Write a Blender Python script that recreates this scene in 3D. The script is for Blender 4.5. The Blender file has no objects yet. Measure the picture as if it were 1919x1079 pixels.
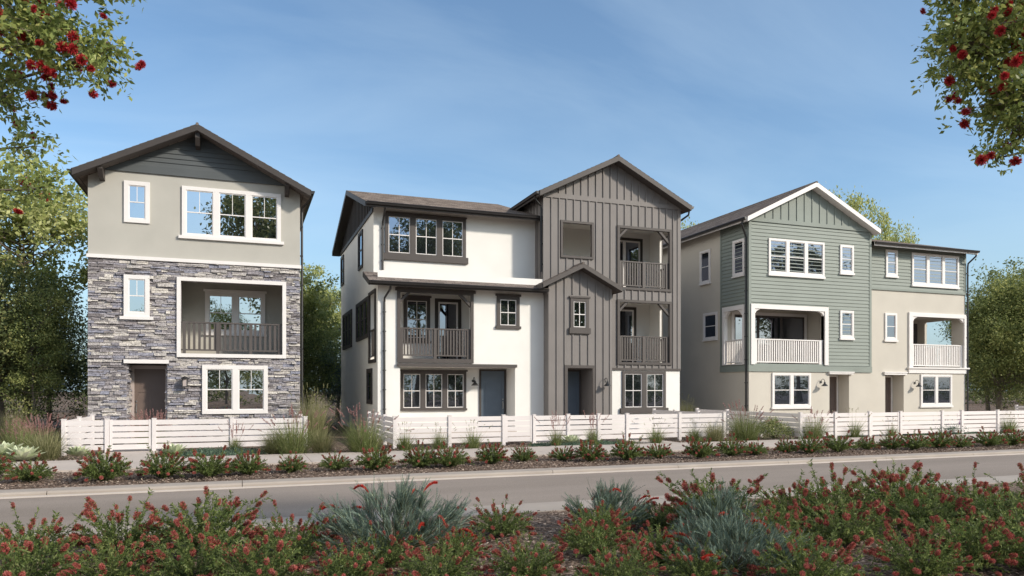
import bpy, bmesh, math, random
import numpy as np
from mathutils import Vector, Matrix

C = bpy.context.scene.collection
S = bpy.context.scene
PI = math.pi

# ------------------------------------------------------------------ camera, sky, sun, exposure
cam_d = bpy.data.cameras.new('camera')
cam = bpy.data.objects.new('camera', cam_d)
C.objects.link(cam)
cam.location = (0, 0, 1.7)
cam.rotation_euler = (PI / 2, 0, math.radians(-20.2))
cam_d.sensor_width = 36.0
cam_d.lens = 36.0 * 1374 / 1919
cam_d.shift_y = 0.0993
cam_d.clip_end = 3000
S.camera = cam

SUN_EL, SUN_AZ = math.radians(29), math.radians(46)      # azimuth measured from -Y towards +X
sun_from = Vector((math.sin(SUN_AZ) * math.cos(SUN_EL), -math.cos(SUN_AZ) * math.cos(SUN_EL), math.sin(SUN_EL)))
w = bpy.data.worlds.new('World')
S.world = w
w.use_nodes = True
nt = w.node_tree
nt.nodes.clear()
wo = nt.nodes.new('ShaderNodeOutputWorld')
bg = nt.nodes.new('ShaderNodeBackground')
sky = nt.nodes.new('ShaderNodeTexSky')
sky.sky_type = 'NISHITA'
sky.sun_disc = False
sky.sun_elevation = SUN_EL
sky.sun_rotation = math.atan2(sun_from.x, sun_from.y)
sky.air_density = 1.0
sky.dust_density = 1.3
sky.ozone_density = 1.6
bg.inputs['Strength'].default_value = 0.15
# thin high cloud veils in the sky
tc = nt.nodes.new('ShaderNodeTexCoord')
sep = nt.nodes.new('ShaderNodeSeparateXYZ')
dv = nt.nodes.new('ShaderNodeMath'); dv.operation = 'ADD'; dv.inputs[1].default_value = 0.18
dx = nt.nodes.new('ShaderNodeMath'); dx.operation = 'DIVIDE'
dy = nt.nodes.new('ShaderNodeMath'); dy.operation = 'DIVIDE'
cmb = nt.nodes.new('ShaderNodeCombineXYZ')
nz = nt.nodes.new('ShaderNodeTexNoise')
nz.inputs['Scale'].default_value = 1.1
nz.inputs['Detail'].default_value = 7
nz.inputs['Roughness'].default_value = 0.55
nz.inputs['Distortion'].default_value = 0.6
mp = nt.nodes.new('ShaderNodeMapping')
mp.inputs['Rotation'].default_value = (0, 0, 0.5)
mp.inputs['Scale'].default_value = (0.6, 1.5, 1)
rm = nt.nodes.new('ShaderNodeMapRange')
rm.inputs['From Min'].default_value = 0.42
rm.inputs['From Max'].default_value = 0.85
rm.inputs['To Max'].default_value = 0.30
mx = nt.nodes.new('ShaderNodeMix'); mx.data_type = 'RGBA'
mx.inputs['B'].default_value = (3.3, 4.1, 4.7, 1)
L = nt.links.new
L(tc.outputs['Generated'], sep.inputs[0])
L(sep.outputs['Z'], dv.inputs[0])
L(sep.outputs['X'], dx.inputs[0]); L(dv.outputs[0], dx.inputs[1])
L(sep.outputs['Y'], dy.inputs[0]); L(dv.outputs[0], dy.inputs[1])
L(dx.outputs[0], cmb.inputs[0]); L(dy.outputs[0], cmb.inputs[1])
L(cmb.outputs[0], mp.inputs[0]); L(mp.outputs[0], nz.inputs['Vector'])
L(nz.outputs['Fac'], rm.inputs['Value'])
L(rm.outputs[0], mx.inputs['Factor'])
tn = nt.nodes.new('ShaderNodeVectorMath'); tn.operation = 'MULTIPLY'
tn.inputs[1].default_value = (0.70, 0.79, 0.815)
L(sky.outputs[0], tn.inputs[0]); L(tn.outputs[0], mx.inputs['A'])
hz = nt.nodes.new('ShaderNodeMapRange')               # pale band of air near the horizon
hz.inputs['From Min'].default_value = 0.0; hz.inputs['From Max'].default_value = 0.24
hz.inputs['To Min'].default_value = 0.72; hz.inputs['To Max'].default_value = 0.0
mx2 = nt.nodes.new('ShaderNodeMix'); mx2.data_type = 'RGBA'
mx2.inputs['B'].default_value = (1.75, 2.4, 2.95, 1)
L(sep.outputs['Z'], hz.inputs['Value']); L(hz.outputs[0], mx2.inputs['Factor'])
L(mx.outputs['Result'], mx2.inputs['A'])
# unseen bright sky patch added towards the left to fill the shaded side walls
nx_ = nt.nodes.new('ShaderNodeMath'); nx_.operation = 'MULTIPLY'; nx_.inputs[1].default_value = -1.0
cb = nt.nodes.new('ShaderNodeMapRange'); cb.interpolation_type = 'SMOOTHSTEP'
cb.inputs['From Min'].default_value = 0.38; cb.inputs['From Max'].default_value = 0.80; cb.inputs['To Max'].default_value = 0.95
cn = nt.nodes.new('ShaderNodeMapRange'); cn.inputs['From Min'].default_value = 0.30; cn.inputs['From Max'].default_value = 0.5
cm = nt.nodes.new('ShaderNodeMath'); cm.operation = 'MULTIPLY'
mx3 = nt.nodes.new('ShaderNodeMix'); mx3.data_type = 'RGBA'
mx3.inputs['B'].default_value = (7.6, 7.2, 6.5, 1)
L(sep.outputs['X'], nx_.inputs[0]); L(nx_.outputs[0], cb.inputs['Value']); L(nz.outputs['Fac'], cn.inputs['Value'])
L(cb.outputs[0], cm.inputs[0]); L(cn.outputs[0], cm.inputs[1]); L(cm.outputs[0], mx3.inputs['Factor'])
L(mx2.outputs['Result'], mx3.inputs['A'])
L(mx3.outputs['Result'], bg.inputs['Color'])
L(bg.outputs[0], wo.inputs[0])

sl = bpy.data.lights.new('sun', 'SUN')
sl.energy = 2.7
sl.angle = math.radians(4.0)
sl.color = (1.0, 0.90, 0.77)
so = bpy.data.objects.new('sun', sl)
C.objects.link(so)
so.location = (30, -30, 40)
so.rotation_euler = sun_from.to_track_quat('Z', 'Y').to_euler()

S.view_settings.view_transform = 'Standard'
S.view_settings.look = 'None'
S.view_settings.gamma = 1
S.view_settings.exposure = 0.66
S.cycles.max_bounces = 8
S.cycles.transparent_max_bounces = 8

# ------------------------------------------------------------------ materials
MATS = {}


def lin(r, g=None, b=None):
    if g is None:
        r, g, b = r
    f = lambda v: ((v / 255 + 0.055) / 1.055) ** 2.4 if v > 10 else v / 255 / 12.92
    return (f(r), f(g), f(b), 1)


def mat(name, col, rough=0.7, noise=0.08, scale=3.0, bump=0.0, bscale=60.0, spec=0.4, metal=0.0):
    """plain surface with a little colour mottling and a fine bump"""
    if name in MATS:
        return MATS[name]
    m = bpy.data.materials.new(name); m.use_nodes = True
    n = m.node_tree.nodes; l = m.node_tree.links.new
    b = n['Principled BSDF']
    b.inputs['Roughness'].default_value = rough
    b.inputs['Specular IOR Level'].default_value = spec
    b.inputs['Metallic'].default_value = metal
    t = n.new('ShaderNodeTexCoord')
    a = n.new('ShaderNodeTexNoise'); a.inputs['Scale'].default_value = scale; a.inputs['Detail'].default_value = 6
    l(t.outputs['Object'], a.inputs['Vector'])
    r = n.new('ShaderNodeMapRange')
    r.inputs['From Min'].default_value = 0.3; r.inputs['From Max'].default_value = 0.7
    r.inputs['To Min'].default_value = 1 - noise; r.inputs['To Max'].default_value = 1 + noise
    l(a.outputs['Fac'], r.inputs['Value'])
    v = n.new('ShaderNodeVectorMath'); v.operation = 'SCALE'
    v.inputs[0].default_value = col[:3]
    l(r.outputs[0], v.inputs['Scale'])
    l(v.outputs[0], b.inputs['Base Color'])
    if bump:
        a2 = n.new('ShaderNodeTexNoise'); a2.inputs['Scale'].default_value = bscale; a2.inputs['Detail'].default_value = 4
        l(t.outputs['Object'], a2.inputs['Vector'])
        bp = n.new('ShaderNodeBump'); bp.inputs['Strength'].default_value = bump; bp.inputs['Distance'].default_value = 0.01
        l(a2.outputs['Fac'], bp.inputs['Height'])
        l(bp.outputs[0], b.inputs['Normal'])
    MATS[name] = m
    return m


def ramp_mat(name, stops, rough=0.7, attr='var', noise=0.0, trans=0.0, bump=0.0, bscale=40, spec=0.3):
    """colour picked per face from the 'var' attribute (each stone, leaf, chip has its own colour)"""
    if name in MATS:
        return MATS[name]
    m = bpy.data.materials.new(name); m.use_nodes = True
    n = m.node_tree.nodes; l = m.node_tree.links.new
    b = n['Principled BSDF']
    b.inputs['Roughness'].default_value = rough
    b.inputs['Specular IOR Level'].default_value = spec
    a = n.new('ShaderNodeAttribute'); a.attribute_name = attr
    r = n.new('ShaderNodeValToRGB')
    els = r.color_ramp.elements
    while len(els) < len(stops):
        els.new(0.5)
    for e, (p, c) in zip(els, stops):
        e.position = p; e.color = c
    l(a.outputs['Fac'], r.inputs['Fac'])
    out = r.outputs['Color']
    if noise:
        t = n.new('ShaderNodeTexCoord'); q = n.new('ShaderNodeTexNoise')
        q.inputs['Scale'].default_value = 25; q.inputs['Detail'].default_value = 5
        l(t.outputs['Object'], q.inputs['Vector'])
        mr = n.new('ShaderNodeMapRange'); mr.inputs['From Min'].default_value = 0.3; mr.inputs['From Max'].default_value = 0.7
        mr.inputs['To Min'].default_value = 1 - noise; mr.inputs['To Max'].default_value = 1 + noise
        l(q.outputs['Fac'], mr.inputs['Value'])
        v = n.new('ShaderNodeVectorMath'); v.operation = 'SCALE'
        l(out, v.inputs[0]); l(mr.outputs[0], v.inputs['Scale'])
        out = v.outputs[0]
        if bump:
            bp = n.new('ShaderNodeBump'); bp.inputs['Strength'].default_value = bump; bp.inputs['Distance'].default_value = 0.02
            l(q.outputs['Fac'], bp.inputs['Height']); l(bp.outputs[0], b.inputs['Normal'])
    l(out, b.inputs['Base Color'])
    if trans:
        tr = n.new('ShaderNodeBsdfTranslucent'); l(out, tr.inputs['Color'])
        ms = n.new('ShaderNodeMixShader'); ms.inputs[0].default_value = trans
        l(b.outputs[0], ms.inputs[1]); l(tr.outputs[0], ms.inputs[2])
        l(ms.outputs[0], n['Material Output'].inputs['Surface'])
    MATS[name] = m
    return m


def glass_mat(name, refl, tint):
    m = bpy.data.materials.new(name); m.use_nodes = True
    n = m.node_tree.nodes; l = m.node_tree.links.new
    b = n['Principled BSDF']
    b.inputs['Base Color'].default_value = (0.012, 0.014, 0.017, 1)
    b.inputs['Roughness'].default_value = 0.03
    g = n.new('ShaderNodeBsdfGlossy'); g.inputs['Color'].default_value = tint; g.inputs['Roughness'].default_value = 0.008
    ms = n.new('ShaderNodeMixShader'); ms.inputs[0].default_value = refl
    l(b.outputs[0], ms.inputs[1]); l(g.outputs[0], ms.inputs[2])
    l(ms.outputs[0], n['Material Output'].inputs['Surface'])
    t = n.new('ShaderNodeTexCoord'); q = n.new('ShaderNodeTexNoise'); q.inputs['Scale'].default_value = 0.9
    l(t.outputs['Object'], q.inputs['Vector'])
    bp = n.new('ShaderNodeBump'); bp.inputs['Strength'].default_value = 0.12; bp.inputs['Distance'].default_value = 0.02
    l(q.outputs['Fac'], bp.inputs['Height']); l(bp.outputs[0], g.inputs['Normal'])
    MATS[name] = m
    return m


def brick_mat(name, cols, bw, rh, axis, mortar, msize=0.01, rough=0.9, extra=0.25):
    """shingle courses / paving joints from a brick texture laid on two object axes"""
    m = bpy.data.materials.new(name); m.use_nodes = True
    n = m.node_tree.nodes; l = m.node_tree.links.new
    b = n['Principled BSDF']; b.inputs['Roughness'].default_value = rough
    b.inputs['Specular IOR Level'].default_value = 0.25
    t = n.new('ShaderNodeTexCoord'); s = n.new('ShaderNodeSeparateXYZ'); c = n.new('ShaderNodeCombineXYZ')
    l(t.outputs['Object'], s.inputs[0])
    l(s.outputs[axis[0]], c.inputs[0]); l(s.outputs[axis[1]], c.inputs[1])
    k = n.new('ShaderNodeTexBrick')
    k.inputs['Scale'].default_value = 1; k.inputs['Brick Width'].default_value = bw; k.inputs['Row Height'].default_value = rh
    k.inputs['Mortar Size'].default_value = msize; k.inputs['Mortar Smooth'].default_value = 0.3; k.inputs['Bias'].default_value = 0
    k.inputs['Color1'].default_value = cols[0]; k.inputs['Color2'].default_value = cols[1]; k.inputs['Mortar'].default_value = mortar
    l(c.outputs[0], k.inputs['Vector'])
    q = n.new('ShaderNodeTexNoise'); q.inputs['Scale'].default_value = 4; q.inputs['Detail'].default_value = 8
    q.inputs['Roughness'].default_value = 0.75
    l(t.outputs['Object'], q.inputs['Vector'])
    mr = n.new('ShaderNodeMapRange'); mr.inputs['From Min'].default_value = 0.3; mr.inputs['From Max'].default_value = 0.7
    mr.inputs['To Min'].default_value = 1 - extra; mr.inputs['To Max'].default_value = 1 + extra
    l(q.outputs['Fac'], mr.inputs['Value'])
    v = n.new('ShaderNodeVectorMath'); v.operation = 'SCALE'
    l(k.outputs['Color'], v.inputs[0]); l(mr.outputs[0], v.inputs['Scale'])
    l(v.outputs[0], b.inputs['Base Color'])
    q2 = n.new('ShaderNodeTexNoise'); q2.inputs['Scale'].default_value = 90
    l(t.outputs['Object'], q2.inputs['Vector'])
    bp = n.new('ShaderNodeBump'); bp.inputs['Strength'].default_value = 0.3; bp.inputs['Distance'].default_value = 0.006
    l(q2.outputs['Fac'], bp.inputs['Height']); l(bp.outputs[0], b.inputs['Normal'])
    MATS[name] = m
    return m


def mulch_mat():
    m = bpy.data.materials.new('mulch'); m.use_nodes = True
    n = m.node_tree.nodes; l = m.node_tree.links.new
    b = n['Principled BSDF']; b.inputs['Roughness'].default_value = 0.95; b.inputs['Specular IOR Level'].default_value = 0.1
    t = n.new('ShaderNodeTexCoord')
    v = n.new('ShaderNodeTexVoronoi'); v.inputs['Scale'].default_value = 26
    mp_ = n.new('ShaderNodeMapping'); mp_.inputs['Scale'].default_value = (1, 1.7, 1)
    l(t.outputs['Object'], mp_.inputs[0]); l(mp_.outputs[0], v.inputs['Vector'])
    s = n.new('ShaderNodeSeparateColor'); l(v.outputs['Color'], s.inputs[0])
    r = n.new('ShaderNodeValToRGB')
    e = r.color_ramp.elements
    e[0].color = (0.05, 0.036, 0.028, 1); e[1].color = (0.34, 0.26, 0.20, 1)
    e.new(0.55).color = (0.15, 0.105, 0.08, 1)
    l(s.outputs[0], r.inputs[0])
    q = n.new('ShaderNodeTexNoise'); q.inputs['Scale'].default_value = 0.35; q.inputs['Detail'].default_value = 8
    l(t.outputs['Object'], q.inputs['Vector'])
    mr = n.new('ShaderNodeMapRange'); mr.inputs['From Min'].default_value = 0.3; mr.inputs['From Max'].default_value = 0.7
    mr.inputs['To Min'].default_value = 0.7; mr.inputs['To Max'].default_value = 1.25
    l(q.outputs['Fac'], mr.inputs['Value'])
    sc = n.new('ShaderNodeVectorMath'); sc.operation = 'SCALE'
    l(r.outputs[0], sc.inputs[0]); l(mr.outputs[0], sc.inputs['Scale']); l(sc.outputs[0], b.inputs['Base Color'])
    bp = n.new('ShaderNodeBump'); bp.inputs['Strength'].default_value = 0.8; bp.inputs['Distance'].default_value = 0.03
    l(s.outputs[1], bp.inputs['Height']); l(bp.outputs[0], b.inputs['Normal'])
    MATS['mulch'] = m
    return m


def asphalt_mat():
    m = bpy.data.materials.new('asphalt'); m.use_nodes = True
    n = m.node_tree.nodes; l = m.node_tree.links.new
    b = n['Principled BSDF']; b.inputs['Roughness'].default_value = 0.95; b.inputs['Specular IOR Level'].default_value = 0.1
    t = n.new('ShaderNodeTexCoord')
    q = n.new('ShaderNodeTexNoise'); q.inputs['Scale'].default_value = 0.5; q.inputs['Detail'].default_value = 6
    mp_ = n.new('ShaderNodeMapping'); mp_.inputs['Scale'].default_value = (0.25, 1.4, 1)
    l(t.outputs['Object'], mp_.inputs[0]); l(mp_.outputs[0], q.inputs['Vector'])
    g = n.new('ShaderNodeTexNoise'); g.inputs['Scale'].default_value = 110; g.inputs['Detail'].default_value = 3
    l(t.outputs['Object'], g.inputs['Vector'])
    r = n.new('ShaderNodeValToRGB'); r.color_ramp.elements[0].position = 0.3; r.color_ramp.elements[1].position = 0.72
    r.color_ramp.elements[0].color = (0.235, 0.20, 0.172, 1); r.color_ramp.elements[1].color = (0.30, 0.255, 0.222, 1)
    l(q.outputs['Fac'], r.inputs[0])
    mr = n.new('ShaderNodeMapRange'); mr.inputs['From Min'].default_value = 0.3; mr.inputs['From Max'].default_value = 0.7
    mr.inputs['To Min'].default_value = 0.75; mr.inputs['To Max'].default_value = 1.25
    l(g.outputs['Fac'], mr.inputs['Value'])
    sc = n.new('ShaderNodeVectorMath'); sc.operation = 'SCALE'
    l(r.outputs[0], sc.inputs[0]); l(mr.outputs[0], sc.inputs['Scale']); l(sc.outputs[0], b.inputs['Base Color'])
    bp = n.new('ShaderNodeBump'); bp.inputs['Strength'].default_value = 0.35; bp.inputs['Distance'].default_value = 0.006
    l(g.outputs['Fac'], bp.inputs['Height']); l(bp.outputs[0], b.inputs['Normal'])
    MATS['asphalt'] = m
    return m


M_BEIGE = mat('beige_stucco', (0.43, 0.415, 0.375, 1), 0.9, 0.04, 1.3, 0.25, 130, 0.2)
M_WSTUC = mat('white_stucco', (0.78, 0.765, 0.73, 1), 0.9, 0.03, 1.1, 0.25, 130, 0.2)
M_CREAM = mat('cream_stucco', (0.55, 0.515, 0.452, 1), 0.9, 0.035, 1.1, 0.25, 130, 0.2)
M_WTRIM = mat('white_trim', (0.74, 0.71, 0.69, 1), 0.5, 0.03, 2)
M_BTRIM = mat('brown_trim', (0.072, 0.062, 0.058, 1), 0.6, 0.06, 2)
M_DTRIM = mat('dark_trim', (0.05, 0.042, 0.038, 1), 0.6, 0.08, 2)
M_BNB = mat('taupe_board', (0.192, 0.176, 0.168, 1), 0.65, 0.05, 1.5)
M_CHAR = mat('charcoal_siding', (0.085, 0.095, 0.10, 1), 0.7, 0.06, 1.5)
M_SAGE = mat('sage_siding', (0.222, 0.252, 0.226, 1), 0.65, 0.05, 1.2)
M_RAILB = mat('bronze_railing', (0.088, 0.076, 0.071, 1), 0.5, 0.05)
M_DOORB = mat('brown_door', (0.15, 0.112, 0.096, 1), 0.5, 0.06)
M_DOORS = mat('slate_door', (0.115, 0.145, 0.18, 1), 0.45, 0.05)
M_PIPE = mat('dark_metal', (0.02, 0.018, 0.018, 1), 0.4, 0.1, 4, spec=0.6)
M_BLK = mat('black_metal', (0.02, 0.02, 0.02, 1), 0.4, 0.1, 4, spec=0.6)
M_STEEL = mat('steel', (0.45, 0.44, 0.43, 1), 0.3, 0.05, 4, metal=1.0)
M_FENCE = mat('fence_vinyl', (0.70, 0.655, 0.645, 1), 0.55, 0.03, 2)
M_SIDEW = mat('sidewalk_concrete', (0.46, 0.40, 0.355, 1), 0.9, 0.07, 1.2, 0.2, 120)
M_KERB = mat('kerb_concrete', (0.35, 0.305, 0.265, 1), 0.9, 0.08, 1.5, 0.2, 120)
M_GUT = mat('gutter_concrete', (0.53, 0.475, 0.43, 1), 0.9, 0.07, 1.5)
M_SOFF = mat('soffit_paint', (0.085, 0.07, 0.063, 1), 0.7, 0.05)
M_INT = mat('dark_interior', (0.03, 0.027, 0.025, 1), 0.8, 0.1)
M_BARK = mat('bark', (0.16, 0.13, 0.10, 1), 0.9, 0.3, 8, 0.6, 30)
M_STEM = mat('green_stem', (0.09, 0.10, 0.045, 1), 0.8, 0.2, 8)
M_SHIN_Y = brick_mat('shingles', [(0.15, 0.124, 0.11, 1), (0.235, 0.197, 0.175, 1)], 0.32, 0.28, (1, 0), (0.05, 0.042, 0.038, 1))
M_SHIN_X = brick_mat('shingles_shed', [(0.15, 0.124, 0.11, 1), (0.235, 0.197, 0.175, 1)], 0.32, 0.28, (0, 1), (0.05, 0.042, 0.038, 1))
M_MULCH = mulch_mat()
M_ASPH = asphalt_mat()
M_GLASS = glass_mat('window_glass', 0.72, (0.92, 0.93, 0.95, 1))
M_GLASS2 = glass_mat('window_glass_dim', 0.34, (0.66, 0.76, 0.95, 1))
M_GLASS3 = glass_mat('window_glass_sunward', 0.30, (0.42, 0.52, 0.74, 1))
M_GLASSD = glass_mat('door_glass', 0.30, (0.75, 0.82, 1.0, 1))
M_STONE = ramp_mat('ledge_stone', [(0.0, (0.16, 0.145, 0.148, 1)), (0.22, (0.235, 0.215, 0.222, 1)), (0.36, (0.24, 0.245, 0.30, 1)),
                                   (0.48, (0.29, 0.27, 0.285, 1)), (0.75, (0.37, 0.345, 0.33, 1)), (1.0, (0.52, 0.485, 0.44, 1))],
                   0.9, noise=0.42, bump=1.0)
M_CHIP = ramp_mat('mulch_chip', [(0.0, (0.045, 0.03, 0.024, 1)), (0.45, (0.16, 0.11, 0.085, 1)), (0.8, (0.33, 0.25, 0.20, 1)), (1.0, (0.52, 0.43, 0.35, 1))], 0.95)
M_LF_MAPLE = ramp_mat('maple_leaf', [(0, (0.199, 0.250, 0.067, 1)), (0.5, (0.396, 0.429, 0.146, 1)), (1, (0.675, 0.674, 0.347, 1))], 0.6, trans=0.4)
M_LF_MID = ramp_mat('broad_leaf', [(0, (0.080, 0.113, 0.040, 1)), (0.55, (0.216, 0.253, 0.080, 1)), (1, (0.478, 0.479, 0.179, 1))], 0.55, trans=0.35)
M_LF_DARK = ramp_mat('dark_leaf', [(0, (0.054, 0.078, 0.035, 1)), (0.6, (0.151, 0.181, 0.066, 1)), (1, (0.432, 0.413, 0.164, 1))], 0.55, trans=0.3)
M_LF_BLUE = ramp_mat('bluish_leaf', [(0, (0.085, 0.101, 0.118, 1)), (0.6, (0.169, 0.220, 0.187, 1)), (1, (0.338, 0.423, 0.265, 1))], 0.6, trans=0.25)
M_LF_GUM = ramp_mat('gum_leaf', [(0, (0.114, 0.159, 0.046, 1)), (0.6, (0.282, 0.341, 0.099, 1)), (1, (0.581, 0.576, 0.198, 1))], 0.5, trans=0.4, spec=0.4)
M_GUMRED = ramp_mat('gum_blossom', [(0, (0.20, 0.01, 0.015, 1)), (0.6, (0.48, 0.035, 0.045, 1)), (1, (0.70, 0.10, 0.09, 1))], 0.6, trans=0.25)
M_BOTL = ramp_mat('bottlebrush_leaf', [(0, (0.056, 0.088, 0.026, 1)), (0.55, (0.152, 0.207, 0.058, 1)), (1, (0.326, 0.360, 0.133, 1))], 0.5, trans=0.45)
M_BOTR = ramp_mat('bottlebrush_flower', [(0, (0.233, 0.038, 0.034, 1)), (0.6, (0.433, 0.105, 0.086, 1)), (1, (0.624, 0.271, 0.223, 1))], 0.7, trans=0.2)
M_GREV = ramp_mat('grevillea_leaf', [(0, (0.065, 0.105, 0.09, 1)), (0.6, (0.155, 0.22, 0.18, 1)), (1, (0.38, 0.43, 0.28, 1))], 0.55, trans=0.25)
M_GREVR = ramp_mat('grevillea_flower', [(0, (0.30, 0.01, 0.008, 1)), (0.6, (0.58, 0.03, 0.02, 1)), (1, (0.80, 0.20, 0.12, 1))], 0.6, trans=0.15)
M_GR_G = ramp_mat('green_blade', [(0, (0.07, 0.10, 0.03, 1)), (0.5, (0.17, 0.21, 0.07, 1)), (1, (0.40, 0.41, 0.19, 1))], 0.6, trans=0.3)
M_GR_T = ramp_mat('tan_blade', [(0, (0.10, 0.115, 0.04, 1)), (0.5, (0.24, 0.24, 0.11, 1)), (1, (0.50, 0.45, 0.27, 1))], 0.6, trans=0.3)
M_GR_R = ramp_mat('pink_plume', [(0, (0.22, 0.09, 0.09, 1)), (0.5, (0.38, 0.20, 0.19, 1)), (1, (0.58, 0.42, 0.36, 1))], 0.7, trans=0.3)
M_AGV = ramp_mat('agave_leaf', [(0, (0.33, 0.38, 0.22, 1)), (0.5, (0.50, 0.55, 0.36, 1)), (1, (0.68, 0.70, 0.50, 1))], 0.45, trans=0.1, spec=0.5)
M_COVER = ramp_mat('ground_cover_leaf', [(0, (0.04, 0.07, 0.05, 1)), (0.5, (0.10, 0.16, 0.11, 1)), (1, (0.22, 0.29, 0.2, 1))], 0.6, trans=0.2)
M_VARIE = ramp_mat('variegated_leaf', [(0, (0.10, 0.14, 0.04, 1)), (0.5, (0.24, 0.28, 0.09, 1)), (1, (0.60, 0.57, 0.33, 1))], 0.6, trans=0.3)
M_SALVIA = ramp_mat('salvia_bloom', [(0, (0.22, 0.10, 0.28, 1)), (1, (0.50, 0.28, 0.50, 1))], 0.7, trans=0.2)


# ------------------------------------------------------------------ mesh helpers
class MB:
    """collects faces; build() links them as ONE mesh object"""
    def __init__(s):
        s.v = []; s.f = []; s.var = []

    def poly(s, pts, var=0.5):
        i = len(s.v)
        s.v.extend([tuple(p) for p in pts])
        s.f.append(tuple(range(i, i + len(pts)))); s.var.append(var)

    def hexa(s, p, var=0.5):
        """p: 8 corners, bottom loop 0-3 then top loop 4-7"""
        i = len(s.v)
        s.v.extend([tuple(q) for q in p])
        for f in ((0, 3, 2, 1), (4, 5, 6, 7), (0, 1, 5, 4), (1, 2, 6, 5), (2, 3, 7, 6), (3, 0, 4, 7)):
            s.f.append(tuple(i + k for k in f)); s.var.append(var)

    def box(s, x0, x1, y0, y1, z0, z1, var=0.5):
        s.hexa([(x0, y0, z0), (x1, y0, z0), (x1, y1, z0), (x0, y1, z0), (x0, y0, z1), (x1, y0, z1), (x1, y1, z1), (x0, y1, z1)], var)

    def fbox(s, F, a0, a1, z0, z1, o0, o1, var=0.5):
        s.hexa([F(a0, z0, o0), F(a1, z0, o0), F(a1, z0, o1), F(a0, z0, o1), F(a0, z1, o0), F(a1, z1, o0), F(a1, z1, o1), F(a0, z1, o1)], var)

    def prism(s, pts, vec, var=0.5):
        """closed extrusion of a planar polygon"""
        vec = Vector(vec); n = len(pts); i = len(s.v)
        s.v.extend([tuple(p) for p in pts]); s.v.extend([tuple(Vector(p) + vec) for p in pts])
        s.f.append(tuple(range(i + n - 1, i - 1, -1))); s.f.append(tuple(range(i + n, i + 2 * n))); s.var += [var, var]
        for k in range(n):
            j = (k + 1) % n
            s.f.append((i + k, i + j, i + n + j, i + n + k)); s.var.append(var)

    def beam(s, F, a, b, w_, o0, o1):
        """bar in a facade plane between (s,z) points a and b"""
        ax, az = a; bx, bz = b
        L_ = math.hypot(bx - ax, bz - az); nx, nz_ = -(bz - az) / L_ * w_ / 2, (bx - ax) / L_ * w_ / 2
        s.hexa([F(ax - nx, az - nz_, o0), F(bx - nx, bz - nz_, o0), F(bx - nx, bz - nz_, o1), F(ax - nx, az - nz_, o1),
                F(ax + nx, az + nz_, o0), F(bx + nx, bz + nz_, o0), F(bx + nx, bz + nz_, o1), F(ax + nx, az + nz_, o1)])

    def tube(s, path, radii, n=6, cap=True):
        path = [Vector(p) for p in path]
        if not hasattr(radii, '__len__'):
            radii = [radii] * len(path)
        rings = []; up = None
        for k, p in enumerate(path):
            t = (path[min(k + 1, len(path) - 1)] - path[max(k - 1, 0)])
            t = t.normalized() if t.length > 1e-9 else Vector((0, 0, 1))
            if up is None:
                up = t.orthogonal().normalized()
            a = (up - t * up.dot(t))
            a = a.normalized() if a.length > 1e-6 else t.orthogonal().normalized()
            up = a
            b = t.cross(a)
            i = len(s.v)
            for q in range(n):
                th = 2 * PI * q / n
                s.v.append(tuple(p + (a * math.cos(th) + b * math.sin(th)) * radii[k]))
            rings.append(i)
        for k in range(len(rings) - 1):
            i, j = rings[k], rings[k + 1]
            for q in range(n):
                r = (q + 1) % n
                s.f.append((i + q, i + r, j + r, j + q)); s.var.append(0.5)
        if cap:
            s.f.append(tuple(rings[0] + q for q in range(n - 1, -1, -1))); s.var.append(0.5)
            s.f.append(tuple(rings[-1] + q for q in range(n))); s.var.append(0.5)

    def lathe(s, c, prof, n=14):
        """prof: (r, z) list around the vertical through c"""
        i0 = len(s.v); c = Vector(c)
        for r, z in prof:
            for q in range(n):
                th = 2 * PI * q / n
                s.v.append((c.x + r * math.cos(th), c.y + r * math.sin(th), c.z + z))
        for k in range(len(prof) - 1):
            for q in range(n):
                r = (q + 1) % n; i = i0 + k * n; j = i + n
                s.f.append((i + q, i + r, j + r, j + q)); s.var.append(0.5)

    def build(s, name, m, parent=None, smooth=False, label=None):
        me = bpy.data.meshes.new(name)
        me.from_pydata(s.v, [], s.f)
        a = me.attributes.new('var', 'FLOAT', 'FACE')
        a.data.foreach_set('value', np.array(s.var, dtype=np.float32))
        if smooth:
            me.polygons.foreach_set('use_smooth', [True] * len(me.polygons))
        me.materials.append(m)
        me.update()
        o = bpy.data.objects.new(name, me)
        C.objects.link(o)
        attach(o, parent)
        if label:
            o['label'] = label
        return o


def world_loc(o):
    v = Vector((0, 0, 0))
    while o is not None:
        v = v + o.location
        o = o.parent
    return v


def attach(o, parent):
    """parent while keeping vertices in world coordinates (things have no rotation here)"""
    if parent is not None:
        o.parent = parent
        o.location = -world_loc(parent)


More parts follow.
